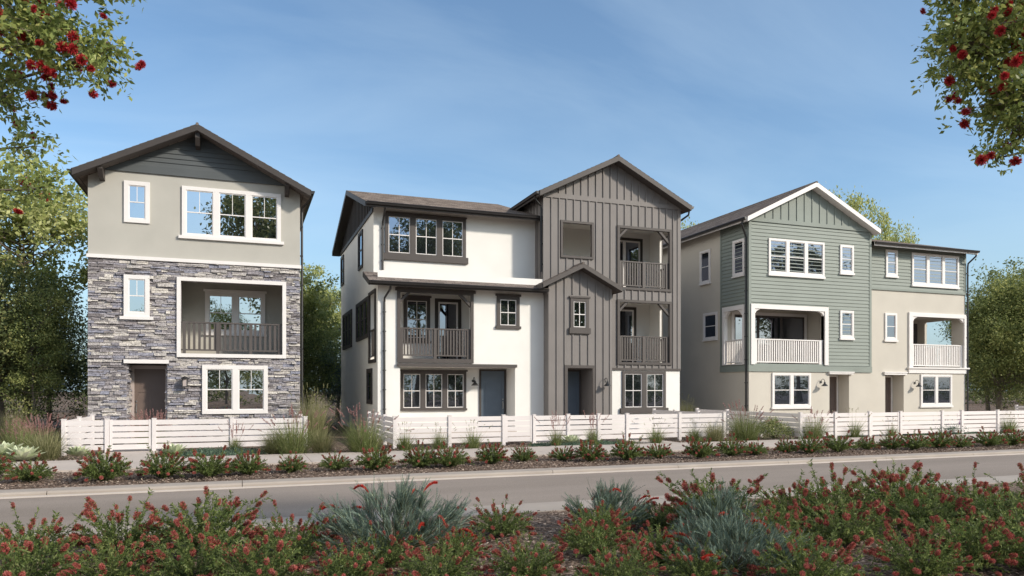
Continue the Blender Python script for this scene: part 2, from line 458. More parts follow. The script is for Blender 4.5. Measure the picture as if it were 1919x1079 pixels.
def np_obj(name, verts, faces, var, m, parent=None, smooth=False):
    """fast mesh from arrays: verts (n,3), faces (k,4) or (k,3)"""
    me = bpy.data.meshes.new(name)
    k = faces.shape[1]; nf = len(faces)
    me.vertices.add(len(verts)); me.vertices.foreach_set('co', verts.astype(np.float32).ravel())
    me.loops.add(nf * k); me.loops.foreach_set('vertex_index', faces.astype(np.int32).ravel())
    me.polygons.add(nf)
    me.polygons.foreach_set('loop_start', np.arange(0, nf * k, k, dtype=np.int32))
    me.polygons.foreach_set('loop_total', np.full(nf, k, dtype=np.int32))
    me.update(calc_edges=True)
    a = me.attributes.new('var', 'FLOAT', 'FACE')
    a.data.foreach_set('value', var.astype(np.float32))
    if smooth:
        me.polygons.foreach_set('use_smooth', [True] * nf)
    me.materials.append(m)
    o = bpy.data.objects.new(name, me)
    C.objects.link(o)
    if parent is not None:
        o.parent = parent
    return o


def thing(name, label, cat, loc=(0, 0, 0), group=None):
    o = bpy.data.objects.new(name, None)
    C.objects.link(o); o.location = loc; o.empty_display_size = 0.3
    o['label'] = label; o['category'] = cat
    if group:
        o['group'] = group
    return o


def tag(o, label, cat, group=None, kind=None):
    o['label'] = label; o['category'] = cat
    if group:
        o['group'] = group
    if kind:
        o['kind'] = kind
    return o


def struct(name, mb, m):
    o = mb.build(name, m)
    o['kind'] = 'structure'
    return o


def copy_tree(o, parent=None):
    c = o.copy(); C.objects.link(c)
    if parent is not None:
        c.parent = parent
    for ch in o.children:
        copy_tree(ch, c)
    return c


# facade frames: (along, height, outward) -> world
def FrontF(Y):
    return lambda a, z, o=0.0: (a, Y - o, z)


def LeftF(X):
    return lambda a, z, o=0.0: (X - o, a, z)


def RightF(X):
    return lambda a, z, o=0.0: (X + o, a, z)


def BackF(Y):
    return lambda a, z, o=0.0: (a, Y + o, z)


def holed(mb, F, s0, s1, z0, z1, holes=(), o=0.0):
    """rectangular wall sheet with rectangular openings"""
    hs = [(max(a, s0), min(b, s1), max(c, z0), min(d, z1)) for a, b, c, d in holes]
    hs = [h for h in hs if h[0] < h[1] and h[2] < h[3]]
    xs = sorted(set([s0, s1] + [v for h in hs for v in h[:2]]))
    zs = sorted(set([z0, z1] + [v for h in hs for v in h[2:]]))
    for i in range(len(xs) - 1):
        for j in range(len(zs) - 1):
            cx, cz = (xs[i] + xs[i + 1]) / 2, (zs[j] + zs[j + 1]) / 2
            if any(h[0] < cx < h[1] and h[2] < cz < h[3] for h in hs):
                continue
            mb.poly([F(xs[i], zs[j], o), F(xs[i + 1], zs[j], o), F(xs[i + 1], zs[j + 1], o), F(xs[i], zs[j + 1], o)])


def reveal(mb, F, s0, s1, z0, z1, o0, o1):
    """four inner faces of an opening between two offsets"""
    mb.poly([F(s0, z0, o0), F(s0, z1, o0), F(s0, z1, o1), F(s0, z0, o1)])
    mb.poly([F(s1, z0, o0), F(s1, z1, o0), F(s1, z1, o1), F(s1, z0, o1)])
    mb.poly([F(s0, z0, o0), F(s1, z0, o0), F(s1, z0, o1), F(s0, z0, o1)])
    mb.poly([F(s0, z1, o0), F(s1, z1, o0), F(s1, z1, o1), F(s0, z1, o1)])


def spans(s0, s1, z0, z1, holes):
    """parts of the course s0..s1 left over by the openings that cross z0..z1"""
    segs = [(s0, s1)]
    for a, b, c, d in holes:
        if d <= z0 + 1e-4 or c >= z1 - 1e-4:
            continue
        out = []
        for p, q in segs:
            if b <= p or a >= q:
                out.append((p, q)); continue
            if a > p:
                out.append((p, a))
            if b < q:
                out.append((b, q))
        segs = out
    return [(p, q) for p, q in segs if q - p > 0.01]


def lap_siding(mb, F, s0, s1, z0, z1, holes=(), e=0.16, o=0.0, zt=None, t=0.03):
    """overlapping boards; zt: gable line height as a function of s (symmetric slope) or None"""
    z = z0
    while z < z1 - 0.01:
        zz = min(z + e, z1)
        a, b = s0, s1
        if zt:
            a, b = zt(z)
            a2, b2 = zt(zz)
        else:
            a2, b2 = a, b
        for p, q in spans(a, b, z, zz, holes):
            pp = a2 if abs(p - a) < 1e-6 else p
            qq = b2 if abs(q - b) < 1e-6 else q
            if qq <= pp:
                m_ = (p + q) / 2; pp = qq = m_
            mb.poly([F(p, z, o + t), F(q, z, o + t), F(qq, zz, o + 0.003), F(pp, zz, o + 0.003)])
            mb.poly([F(p, z, o + 0.0), F(q, z, o + 0.0), F(q, z, o + t), F(p, z, o + t)])
        z = zz


def battens(mb, F, s0, s1, z0, ztop, holes=(), pitch=0.33, w_=0.045, o=0.0, t=0.038):
    n = int(round((s1 - s0) / pitch)); p = (s1 - s0) / n
    for k in range(1, n):
        s_ = s0 + k * p
        zt = ztop(s_) if callable(ztop) else ztop
        segs = [(z0, zt)]
        for a, b, c, d in holes:
            if a - w_ / 2 < s_ < b + w_ / 2:
                out = []
                for u, v in segs:
                    if d <= u or c >= v:
                        out.append((u, v)); continue
                    if c > u:
                        out.append((u, c))
                    if d < v:
                        out.append((d, v))
                segs = out
        for u, v in segs:
            if v - u > 0.03:
                mb.fbox(F, s_ - w_ / 2, s_ + w_ / 2, u, v, o, o + t)


def window(parent, F, s0, s1, z0, z1, units, trim, sash, glass, cas=0.1, mull=0.11, o=0.0, sill=None, cap=None, style='top2',
           bars=None, label=None, rail=0.5, bot=None):
    """cased window: part 'window' (casing) with sub-parts sill, head_trim, sash, pane"""
    m_ = MB(); P = o + 0.055; bot = cas if bot is None else bot
    m_.fbox(F, s0, s0 + cas, z0, z1, o, P); m_.fbox(F, s1 - cas, s1, z0, z1, o, P)
    m_.fbox(F, s0 + cas, s1 - cas, z1 - cas, z1, o, P - 0.002); m_.fbox(F, s0 + cas, s1 - cas, z0, z0 + bot, o, P - 0.002)
    W = (s1 - s0 - 2 * cas - (units - 1) * mull) / units
    xs = []
    for k in range(units):
        a = s0 + cas + k * (W + mull)
        xs.append((a, a + W))
        if k:
            m_.fbox(F, a - mull, a, z0 + bot, z1 - cas, o, P - 0.003)
    wn = m_.build('window', trim, parent, label=label)
    if sill:
        q = MB(); e, h, d = sill
        q.fbox(F, s0 - e, s1 + e, z0 - h, z0 - 0.001, o, P + d)
        q.build('sill', trim, wn)
    if cap:
        q = MB(); e, h, d = cap
        q.fbox(F, s0 - e, s1 + e, z1 + 0.001, z1 + h, o, P + d)
        q.build('head_trim', trim, wn)
    zb, zt_ = z0 + bot, z1 - cas
    for a, b in xs:
        q = MB(); f = 0.03; t = o + 0.03
        q.fbox(F, a, a + f, zb, zt_, o, t); q.fbox(F, b - f, b, zb, zt_, o, t)
        q.fbox(F, a + f, b - f, zb, zb + f, o, t - 0.001); q.fbox(F, a + f, b - f, zt_ - f, zt_, o, t - 0.001)
        zm = zb + (zt_ - zb) * rail
        if style in ('top2', 'four', 'hung'):
            q.fbox(F, a + f, b - f, zm - 0.016, zm + 0.016, o, t - 0.002)
        mid = (a + b) / 2
        if style == 'top2':
            q.fbox(F, mid - 0.009, mid + 0.009, zm + 0.02, zt_ - f, o, o + 0.018)
        if style == 'four':
            q.fbox(F, mid - 0.012, mid + 0.012, zm + 0.02, zt_ - f, o, o + 0.02)
            q.fbox(F, mid - 0.012, mid + 0.012, zb + f, zm - 0.02, o, o + 0.02)
        q.build('sash', sash, wn)
        q = MB(); j = lambda: random.uniform(-0.0016, 0.0016)
        g = o + 0.009
        q.poly([F(a + 0.01, zb + 0.01, g + j()), F(b - 0.01, zb + 0.01, g + j()), F(b - 0.01, zt_ - 0.01, g + j()), F(a + 0.01, zt_ - 0.01, g + j())])
        q.build('pane', glass, wn)
    return wn


def door(parent, F, s0, s1, z0, z1, trim, leafm, style='craft', handle=1, o=0.0, cas=0.09):
    m_ = MB(); P = o + 0.05
    m_.fbox(F, s0, s0 + cas, z0, z1, o, P); m_.fbox(F, s1 - cas, s1, z0, z1, o, P); m_.fbox(F, s0 + cas, s1 - cas, z1 - cas, z1, o, P - 0.002)
    a, b, t = s0 + cas, s1 - cas, z1 - cas
    q = MB(); q.fbox(F, a, b, z0, t, o, o + 0.012)
    r = 0.026
    st = 0.11
    q.fbox(F, a, a + st, z0, t, o + 0.012, o + r); q.fbox(F, b - st, b, z0, t, o + 0.012, o + r)
    q.fbox(F, a + st, b - st, t - st, t, o + 0.012, o + r); q.fbox(F, a + st, b - st, z0, z0 + 0.2, o + 0.012, o + r)
    if style == 'craft':
        zr = z0 + (t - z0) * 0.66; q.fbox(F, a + st, b - st, zr, zr + st, o + 0.012, o + r)
        mid = (a + b) / 2; q.fbox(F, mid - 0.05, mid + 0.05, z0 + 0.2, zr, o + 0.012, o + r)
    else:
        zr = z0 + (t - z0) * 0.24; q.fbox(F, a + st, b - st, zr, zr + 0.1, o + 0.012, o + r)
        q.fbox(F, a + st + 0.06, b - st - 0.06, zr + 0.16, t - st - 0.06, o + 0.012, o + 0.02)
    d = q.build('door', leafm, parent)
    m_.build('door_frame', trim, d)
    hx = (a + 0.06) if handle < 0 else (b - 0.06)
    h = MB()
    h.fbox(F, hx - 0.02, hx + 0.02, z0 + 0.82, z0 + 1.12, o + r, o + r + 0.012)
    h.tube([F(hx, z0 + 0.84, o + r), F(hx, z0 + 0.86, o + r + 0.06), F(hx, z0 + 1.04, o + r + 0.06), F(hx, z0 + 1.06, o + r)], 0.011)
    h.tube([F(hx, z0 + 1.2, o + r), F(hx, z0 + 1.2, o + r + 0.03)], 0.026, 10)
    h.build('handle', M_STEEL, d)
    return d


def railing(parent, F, s0, s1, z0, z1, m_, o=-0.06, pitch=0.125, bw=0.06, posts=(), foot=0.1, rail_h=0.05, pw=0.1):
    q = MB()
    q.fbox(F, s0, s1, z1 - rail_h, z1, o - 0.035, o + 0.035)
    q.fbox(F, s0, s1, z0 + foot, z0 + foot + 0.05, o - 0.02, o + 0.02)
    n = max(1, int(round((s1 - s0) / pitch))); p = (s1 - s0) / n
    for k in range(n):
        c = s0 + (k + 0.5) * p
        q.fbox(F, c - bw / 2, c + bw / 2, z0 + foot + 0.05, z1 - rail_h, o - 0.014, o + 0.014)
    for c in posts:
        q.fbox(F, c - pw / 2, c + pw / 2, z0, z1 - 0.001, o - 0.045, o + 0.045)
    return q.build('railing', m_, parent)


def gooseneck(parent, F, s_, z, side=1):
    """barn light: wall plate, curved arm, bell shade"""
    q = MB()
    q.tube([F(s_, z + 0.02, 0), F(s_, z + 0.02, 0.025)], 0.055, 12)
    pts = []
    for k in range(9):
        th = PI * k / 8
        pts.append(F(s_ + side * 0.0, z + 0.02 + 0.14 * math.sin(th), 0.025 + 0.11 - 0.11 * math.cos(th)))
    q.tube(pts, 0.012, 6)
    x, y, zz = F(s_, z - 0.0, 0.245)
    lm = q.build('wall_lamp', M_BLK, parent, smooth=False)
    b = MB()
    b.lathe((x, y, z - 0.16), [(0.001, 0.19), (0.035, 0.185), (0.045, 0.11), (0.07, 0.09), (0.135, 0.02), (0.15, 0.0), (0.14, 0.0), (0.06, 0.07), (0.001, 0.08)], 18)
    b.build('lamp_shade', M_BLK, lm, smooth=True)
    return lm


def roof_slope(mb, e0, e1, r0, r1, n, lip=0.014):
    """shingle courses from eave edge e0-e1 up to ridge r0-r1"""
    e0, e1, r0, r1 = map(Vector, (e0, e1, r0, r1))
    up = Vector((0, 0, lip))
    for k in range(n):
        a, b = k / n, (k + 1) / n
        p0, p1 = e0.lerp(r0, a), e1.lerp(r1, a)
        q0, q1 = e0.lerp(r0, b), e1.lerp(r1, b)
        mb.poly([p0 + up, p1 + up, q1, q0])
        mb.poly([p0, p1, p1 + up, p0 + up])
        mb.poly([p0, p0 + up, q0]); mb.poly([p1, p1 + up, q1])


def board(mb, a, b, down, vec):
    """fascia / rake board hanging from the line a-b"""
    a, b = Vector(a), Vector(b); d = Vector((0, 0, -down))
    mb.prism([a, b, b + d, a + d], vec)


def gutter(parent, a, b, out, name='gutter', m_=None):
    """trough along a-b; out = outward unit vector"""
    a, b, u = Vector(a), Vector(b), Vector(out)
    q = MB()
    pr = [(0, 0), (0.11, 0), (0.125, -0.02), (0.105, -0.035), (0.085, -0.1), (0, -0.1)]
    q.prism([a + u * x + Vector((0, 0, z)) for x, z in pr], b - a)
    return q.build(name, m_ or M_PIPE, parent)


def downpipe(parent, pts, straps, F=None, r=0.04):
    q = MB()
    q.tube(pts, r, 8)
    d = q.build('downpipe', M_PIPE, parent)
    for p in straps:
        k = MB(); k.box(p[0] - 0.055, p[0] + 0.055, p[1] - 0.05, p[1] + 0.05, p[2] - 0.02, p[2] + 0.02)
        k.build('strap', M_PIPE, d)
    return d


# ------------------------------------------------------------------ ground, road, kerbs, sidewalk
BIG = 700
g = MB(); g.poly([(-BIG, -BIG, -0.16), (BIG, -BIG, -0.16), (BIG, BIG, -0.16), (-BIG, BIG, -0.16)]); struct('ground', g, M_MULCH)
g = MB(); g.poly([(-BIG, 10.2, -0.07), (BIG, 10.2, -0.07), (BIG, 14.2, -0.07), (-BIG, 14.2, -0.07)]); struct('road', g, M_ASPH)
g = MB(); g.box(-BIG, BIG, 10.18, 10.27, -0.15, -0.055); g.box(-BIG, BIG, 14.0, 14.1, -0.15, -0.052); struct('road_gutter', g, M_GUT)


def kerb(name, y0, y1, bevel_side):
    q = MB(); L_ = 3.05; x = -60 * L_
    while x < 60 * L_:
        a, b = x + 0.006, x + L_ - 0.006; t = 0.025
        pr = [(y0, -0.15), (y1, -0.15), (y1, 0.0 if bevel_side < 0 else -t), (y1 - t, 0.0), (y0 + t, 0.0), (y0, 0.0 if bevel_side > 0 else -t)]
        if bevel_side < 0:
            pr = [(y0, -0.15), (y1, -0.15), (y1, 0.0), (y0 + 0.03, 0.0), (y0, -0.03)]
        else:
            pr = [(y0, -0.15), (y1, -0.15), (y1, -0.03), (y1 - 0.03, 0.0), (y0, 0.0)]
        q.prism([(a, y, z + 0.012) for y, z in pr], (b - a, 0, 0))
        x += L_
    return struct(name, q, M_KERB)


kerb('kerb', 14.1, 14.56, -1)
kerb('kerb_near', 9.42, 10.18, 1)


def sheet(x0, x1, y0, y1, z, nx, ny, amp, seed, edge=0.0):
    r = random.Random(seed); q = MB()
    P = [[(x0 + (x1 - x0) * i / nx, y0 + (y1 - y0) * j / ny, z + (r.uniform(-amp, amp) if 0 < j < ny else edge)) for i in range(nx + 1)] for j in range(ny + 1)]
    for j in range(ny):
        for i in range(nx):
            q.poly([P[j][i], P[j][i + 1], P[j + 1][i + 1], P[j + 1][i]])
    return q


struct('mulch_strip', sheet(-90, 130, 14.56, 17.3, 0.0, 400, 7, 0.02, 1), M_MULCH)
struct('front_bed', sheet(-60, 90, -6, 9.42, 0.0, 260, 36, 0.03, 2), M_MULCH)
g = MB(); g.poly([(-BIG, 14.56, -0.03), (BIG, 14.56, -0.03), (BIG, BIG, -0.03), (-BIG, BIG, -0.03)]); struct('yard', g, M_MULCH)
g = MB(); g.poly([(-BIG, -BIG, -0.05), (BIG, -BIG, -0.05), (BIG, 9.42, -0.05), (-BIG, 9.42, -0.05)]); struct('lot', g, M_MULCH)
g = MB(); x = -90.0
while x < 130:
    g.box(x + 0.006, x + 1.5 - 0.006, 17.3, 19.72, -0.1, 0.045); x += 1.5
struct('sidewalk', g, M_SIDEW)
for (a, b, y1) in ((-3.4, -2.15, 27.1), (8.55, 9.85, 27.4), (11.8, 12.9, 26.9), (20.9, 22.3, 26.3), (24.9, 26.1, 26.9), (28.7, 29.9, 27.3)):
    g = MB()
    y = 19.73
    while y < y1 - 0.2:
        g.box(a, b, y + 0.004, min(y + 1.4, y1), -0.1, 0.04); y += 1.404
    struct('path', g, M_SIDEW)

# ------------------------------------------------------------------ HOUSE 1: stone base, beige stucco, gable
random.seed(5)
Y1 = 26.1
H1 = thing('stone_house', 'narrow three-storey house, grey stacked stone on two floors, beige stucco gable above', 'house', (-1.33, Y1, 0), 'new houses along the street')
F1 = FrontF(Y1)
XL, XR, YB = -4.53, 1.86, 37.0
bal1 = (-1.87, 1.28, 2.88, 5.24)
drc = (-3.44, -2.27, 0.0, 2.53)
q = MB()
q.poly([F1(XL, 5.85), F1(XR, 5.85), F1(XR, 8.40), F1(-1.35, 10.02), F1(XL, 8.40)])
for XX in (XL, XR):
    q.poly([(XX, Y1, 0), (XX, YB, 0), (XX, YB, 8.6), (XX, Y1, 8.6)])
q.poly([(XL, YB, 0), (XR, YB, 0), (XR, YB, 8.6), (-1.35, YB, 10.0), (XL, YB, 8.6)])
# balcony recess in stucco
BX0, BX1, BY = XL + 2.45, 1.5, 28.0
FB = FrontF(BY)
q.poly([FB(BX0, 2.8), FB(BX1, 2.8), FB(BX1, 5.5), FB(BX0, 5.5)])
q.poly([(BX0, Y1, 2.8), (BX0, BY, 2.8), (BX0, BY, 5.5), (BX0, Y1, 5.5)])
q.poly([(BX1, Y1, 2.8), (BX1, BY, 2.8), (BX1, BY, 5.5), (BX1, Y1, 5.5)])
q.poly([(BX0, Y1, 5.5), (BX1, Y1, 5.5), (BX1, BY, 5.5), (BX0, BY, 5.5)])
q.build('wall', M_BEIGE, H1)
q = MB(); q.box(BX0, BX1, Y1 + 0.02, BY, 2.7, 2.82); q.build('balcony_floor', M_SIDEW, H1)
# stacked stone
rs = random.Random(11)
q = MB()
holesS = [bal1, drc]
solid = [(bal1[0] - 0.1, bal1[1] + 0.1, bal1[2] - 0.1, bal1[3] + 0.1), drc, (-3.47, -2.83, 4.08, 5.3), (-1.18, 0.76, 0.95, 2.46)]
holed(q, F1, XL, XR, 0, 5.84, holesS, o=-0.001)
reveal(q, F1, bal1[0], bal1[1], bal1[2], bal1[3], -0.001, -0.2)


def stones(q, F, s0, s1, z0, z1, holes, rs):
    z = z0
    while z < z1 - 0.01:
        h = rs.uniform(0.045, 0.105); zz = min(z + h, z1)
        a = s0 - rs.uniform(0, 0.05)
        while a < s1:
            b = min(a + rs.uniform(0.10, 0.55), s1)
            d = rs.uniform(0.015, 0.085); tone = rs.random()
            # a stone is sometimes split in two thin ones
            zq = z + (zz - z) * rs.uniform(.3, .7)
            rows = [(z, zz)] if rs.random() > 0.5 or h < 0.075 else [(z, zq), (zq, zz)]
            for u, v in rows:
                dd = d * rs.uniform(0.7, 1.2); tn = min(1, max(0, tone + rs.uniform(-0.12, 0.12)))
                for p, r in spans(max(a, s0), b, u, v, holes):
                    g_ = 0.004; j = lambda k=0.006: rs.uniform(-k, k)
                    p_, r_ = p + g_, r - g_
                    if r_ - p_ < 0.015:
                        continue
                    nseg = max(1, int((r_ - p_) / 0.11)); tj = lambda k=0.007: rs.uniform(-k, k)
                    pts = [(p_ + (r_ - p_) * e / nseg, u + 0.004 + tj(), v - 0.003 + tj(), dd + j(.016)) for e in range(nseg + 1)]
                    for (a0, zl0, zh0, d0), (a1, zl1, zh1, d1) in zip(pts[:-1], pts[1:]):
                        q.hexa([F(a0, zl0, -0.01), F(a1, zl1, -0.01), F(a1, zl1, d1), F(a0, zl0, d0),
                                F(a0, zh0, -0.01), F(a1, zh1, -0.01), F(a1, zh1, d1 * .72), F(a0, zh0, d0 * .72)], tn)
            a = b
        z = zz


stones(q, F1, XL, XR, 0, 5.84, solid, rs)
stones(q, RightF(-3.44), Y1, 26.85, 0, 2.53, [], rs)
stones(q, LeftF(-2.27), Y1, 26.85, 0, 2.53, [], rs)
q.build('stone_cladding', M_STONE, H1)
# door recess back
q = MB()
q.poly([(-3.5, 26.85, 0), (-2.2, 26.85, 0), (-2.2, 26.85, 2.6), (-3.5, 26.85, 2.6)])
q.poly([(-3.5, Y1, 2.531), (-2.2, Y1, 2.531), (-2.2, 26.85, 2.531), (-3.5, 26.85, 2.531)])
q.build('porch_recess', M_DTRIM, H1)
q = MB(); q.box(-3.44, -2.27, Y1 - 0.25, 26.83, -0.02, 0.12); q.build('doorstep', M_SIDEW, H1)
M_FR1 = mat('taupe_door_frame', (0.42, 0.36, 0.34, 1), 0.6, 0.04)
door(H1, FrontF(26.8), -3.43, -2.27, 0.12, 2.5, M_FR1, M_DOORB, 'craft', -1, cas=0.12)
q = MB(); q.fbox(F1, -3.52, -2.22, 2.54, 2.66, 0.0, 0.12); q.build('door_head_trim', M_WTRIM, H1)
q = MB(); q.fbox(F1, XL - 0.03, XR + 0.03, 5.84, 5.95, 0, 0.09); q.build('belt_board', M_WTRIM, H1)
# balcony frame, railing, window
q = MB(); o_ = 0.09
q.fbox(F1, -1.99, -1.87, 2.76, 5.36, -0.02, o_); q.fbox(F1, 1.28, 1.40, 2.76, 5.36, -0.02, o_)
q.fbox(F1, -1.87, 1.28, 5.24, 5.36, -0.02, o_ - .002); q.fbox(F1, -1.87, 1.28, 2.76, 2.88, -0.02, o_ - .002)
q.build('balcony_frame', M_WTRIM, H1)
railing(H1, F1, -1.87, 1.28, 2.88, 3.93, M_RAILB, o=-0.05, pitch=0.157, bw=0.075, posts=(-1.78, -0.76, 0.27, 1.2), pw=0.1, foot=0.1)
window(H1, FB, -1.23, 0.78, 3.68, 5.17, 2, M_WTRIM, M_WTRIM, M_GLASS, cas=0.13, mull=0.2, sill=(0.06, 0.06, 0.03), cap=(0.05, 0.08, 0.02))
q = MB(); q.box(BX0, BX0 + 0.04, 26.9, 27.7, 2.82, 4.95); bd = q.build('balcony_door', M_WTRIM, H1)
# windows
window(H1, F1, -3.52, -2.78, 7.02, 8.34, 1, M_WTRIM, M_WTRIM, M_GLASS, cas=0.13)
window(H1, F1, -1.84, 1.23, 6.72, 8.33, 3, M_WTRIM, M_WTRIM, M_GLASS, cas=0.12, mull=0.19, sill=(0.1, 0.1, 0.03), bot=0.06)
window(H1, F1, -3.52, -2.78, 4.03, 5.35, 1, M_WTRIM, M_WTRIM, M_GLASS, cas=0.13, sill=(0.11, 0.1, 0.03), o=0.045)
window(H1, F1, -1.23, 0.81, 0.9, 2.51, 2, M_WTRIM, M_WTRIM, M_GLASS, cas=0.13, mull=0.19, o=0.045)
# gable siding + rake
sl1 = 0.509; zr1 = 10.2
q = MB()
lap_siding(q, F1, 0, 0, 8.87, 10.1, e=0.155, o=0.02, zt=lambda z: (-1.35 - max(0.0, (10.05 - z) / sl1), -1.35 + max(0.0, (10.05 - z) / sl1)))
q.poly([F1(-1.35 - (10.05 - 8.85) / sl1 - 0.1, 8.85, .02), F1(-1.35 + (10.05 - 8.85) / sl1 + 0.1, 8.85, .02), F1(-1.35, 10.1, .02)])
q.build('gable_siding', M_CHAR, H1)
q = MB(); q.fbox(F1, -1.35 - (10.05 - 8.66) / sl1, -1.35 + (10.05 - 8.66) / sl1, 8.63, 8.87, 0, 0.055); q.build('frieze_board', M_CHAR, H1)


def gable_Y(parent, xc, half, zr, slope, y0, y1, fascia, shing, soff, th=0.17, rake_d=0.2, gut=(True, True), n=17, fa_name='rake_board'):
    """roof with its ridge along Y; front gable at y0"""
    ze = zr - slope * half
    q = MB()
    for sgn in (-1, 1):
        roof_slope(q, (xc + sgn * (half + 0.03), y0 - 0.035, ze - 0.015), (xc + sgn * (half + 0.03), y1, ze - 0.015), (xc, y0 - 0.035, zr), (xc, y1, zr), n)
        q.poly([(xc + sgn * half, y0, ze - th), (xc + sgn * half, y1, ze - th), (xc, y1, zr - th), (xc, y0, zr - th)])
    q.tube([(xc, y0 - 0.04, zr + 0.0), (xc, y1, zr + 0.0)], 0.05, 6)
    rf = q.build('roof', shing, parent)
    for sgn in (-1, 1):
        q = MB(); board(q, (xc, y0, zr - 0.004), (xc + sgn * half, y0, ze - 0.004), rake_d, (0, -0.035, 0)); q.build(fa_name, fascia, rf)
        q = MB(); board(q, (xc, y0 + 0.001, zr - rake_d), (xc + sgn * half, y0 + 0.001, ze - rake_d), 0.0 + 0.012, (0, 0.36, 0)); q.build('soffit', soff, rf)
        q = MB(); board(q, (xc + sgn * half, y0, ze - 0.02), (xc + sgn * half, y1, ze - 0.02), 0.17, (sgn * 0.03, 0, 0)); q.build('fascia', fascia, rf)
        if gut[0 if sgn < 0 else 1]:
            gutter(rf, (xc + sgn * (half + 0.03), y0, ze - 0.02), (xc + sgn * (half + 0.03), y1, ze - 0.02), (sgn, 0, 0))
    return rf


gable_Y(H1, -1.35, 3.5, zr1, sl1, 25.5, 37.4, M_DTRIM, M_SHIN_Y, M_SOFF)
for s_, zt_ in ((-1.35, 10.0), (-4.12, 8.72), (1.42, 8.72)):
    q = MB()
    q.prism([(s_ - 0.07, Y1, zt_ - 0.02), (s_ - 0.07, 25.58, zt_ - 0.02), (s_ - 0.07, 25.58, zt_ - 0.2), (s_ - 0.07, 25.75, zt_ - 0.42), (s_ - 0.07, Y1, zt_ - 0.46)], (0.14, 0, 0))
    q.build('bracket', M_DTRIM, H1)
downpipe(H1, [(2.2, 25.75, 8.3), (2.2, 25.8, 8.2), (1.95, 26.15, 7.95), (1.93, 26.2, 7.8), (1.93, 26.2, 0.1)], [(1.91, 26.2, z) for z in (7.3, 6.3, 5.3, 4.2, 3.1, 2.0, 0.9)])
# lantern
q = MB(); x, y, z = -1.74, Y1 - 0.06, 1.95
q.box(x - 0.05, x + 0.05, Y1 - 0.09, Y1 - 0.04, z - 0.1, z + 0.1)
q.tube([(x, Y1 - 0.08, z + 0.08), (x, Y1 - 0.16, z + 0.14), (x, Y1 - 0.2, z + 0.16)], 0.012)
yc = Y1 - 0.2
for dx_ in (-0.075, 0.075):
    for dy_ in (-0.075, 0.075):
        q.box(x + dx_ - 0.008, x + dx_ + 0.008, yc + dy_ - 0.008, yc + dy_ + 0.008, z - 0.14, z + 0.09)
q.box(x - 0.09, x + 0.09, yc - 0.09, yc + 0.09, z - 0.165, z - 0.14)
q.lathe((x, yc, z + 0.09), [(0.001, 0.1), (0.03, 0.09), (0.13, 0.012), (0.13, 0.0), (0.001, 0.0)], 4)
lm = q.build('wall_lantern', M_BLK, H1)
q = MB(); q.box(x - 0.06, x + 0.06, yc - 0.06, yc + 0.06, z - 0.138, z + 0.088); q.build('lamp_glass', M_FR1, lm)

# ------------------------------------------------------------------ HOUSE 2: white stucco + taupe board-and-batten wing
Y2 = 26.4
H2 = thing('stucco_house', 'wide white stucco house with a brown board-and-batten gabled wing', 'house', (11.0, Y2, 0), 'new houses along the street')
F2, F2U = FrontF(Y2), FrontF(27.3)
X0, XG, X2 = 4.57, 11.03, 17.2
YB2 = 36.8
q = MB()
balA = (5.38, 8.06, 2.84, 5.29)
ent = (5.38, 9.84, 0.0, 2.54)
holed(q, F2, X0, XG + 0.02, 0, 6.0, [balA, ent])
holed(q, F2U, X0, XG + 0.02, 5.9, 8.5)
# left side wall (with side opening of the balcony)
FL = LeftF(X0)
sideA = (26.8, 28.1, 2.84, 5.29)
holed(q, FL, Y2, YB2, 0, 5.6, [sideA])
holed(q, FL, 27.3, YB2, 5.6, 8.5)
q.poly([FL(Y2, 5.6), FL(27.3, 5.6), FL(27.3, 5.95), FL(Y2, 5.68)])
q.poly([(X0, YB2, 0), (X2, YB2, 0), (X2, YB2, 8.5), (X0, YB2, 8.5)])
# balcony A interior
AY, AX1 = 28.2, 8.75
for P_ in ([(X0 + .14, AY, 2.7), (AX1, AY, 2.7), (AX1, AY, 5.45), (X0 + .14, AY, 5.45)],
           [(AX1, Y2, 2.7), (AX1, AY, 2.7), (AX1, AY, 5.45), (AX1, Y2, 5.45)],
           [(X0 + .14, Y2, 5.45), (AX1, Y2, 5.45), (AX1, AY, 5.45), (X0 + .14, AY, 5.45)]):
    q.poly(P_)
holed(q, RightF(X0 + .14), Y2, AY, 2.7, 5.45, [sideA])
reveal(q, FL, sideA[0], sideA[1], sideA[2], sideA[3], 0, -0.14)
reveal(q, F2, balA[0], balA[1], balA[2], balA[3], 0, -0.14)
# entry recess
EY = 27.4
q.poly([(5.38, EY, 0), (9.84, EY, 0), (9.84, EY, 2.54), (5.38, EY, 2.54)])
q.poly([(5.38, Y2, 0), (5.38, EY, 0), (5.38, EY, 2.54), (5.38, Y2, 2.54)])
q.poly([(9.84, Y2, 0), (9.84, EY, 0), (9.84, EY, 2.54), (9.84, Y2, 2.54)])
q.poly([(5.38, Y2, 2.54), (9.84, Y2, 2.54), (9.84, EY, 2.54), (5.38, EY, 2.54)])
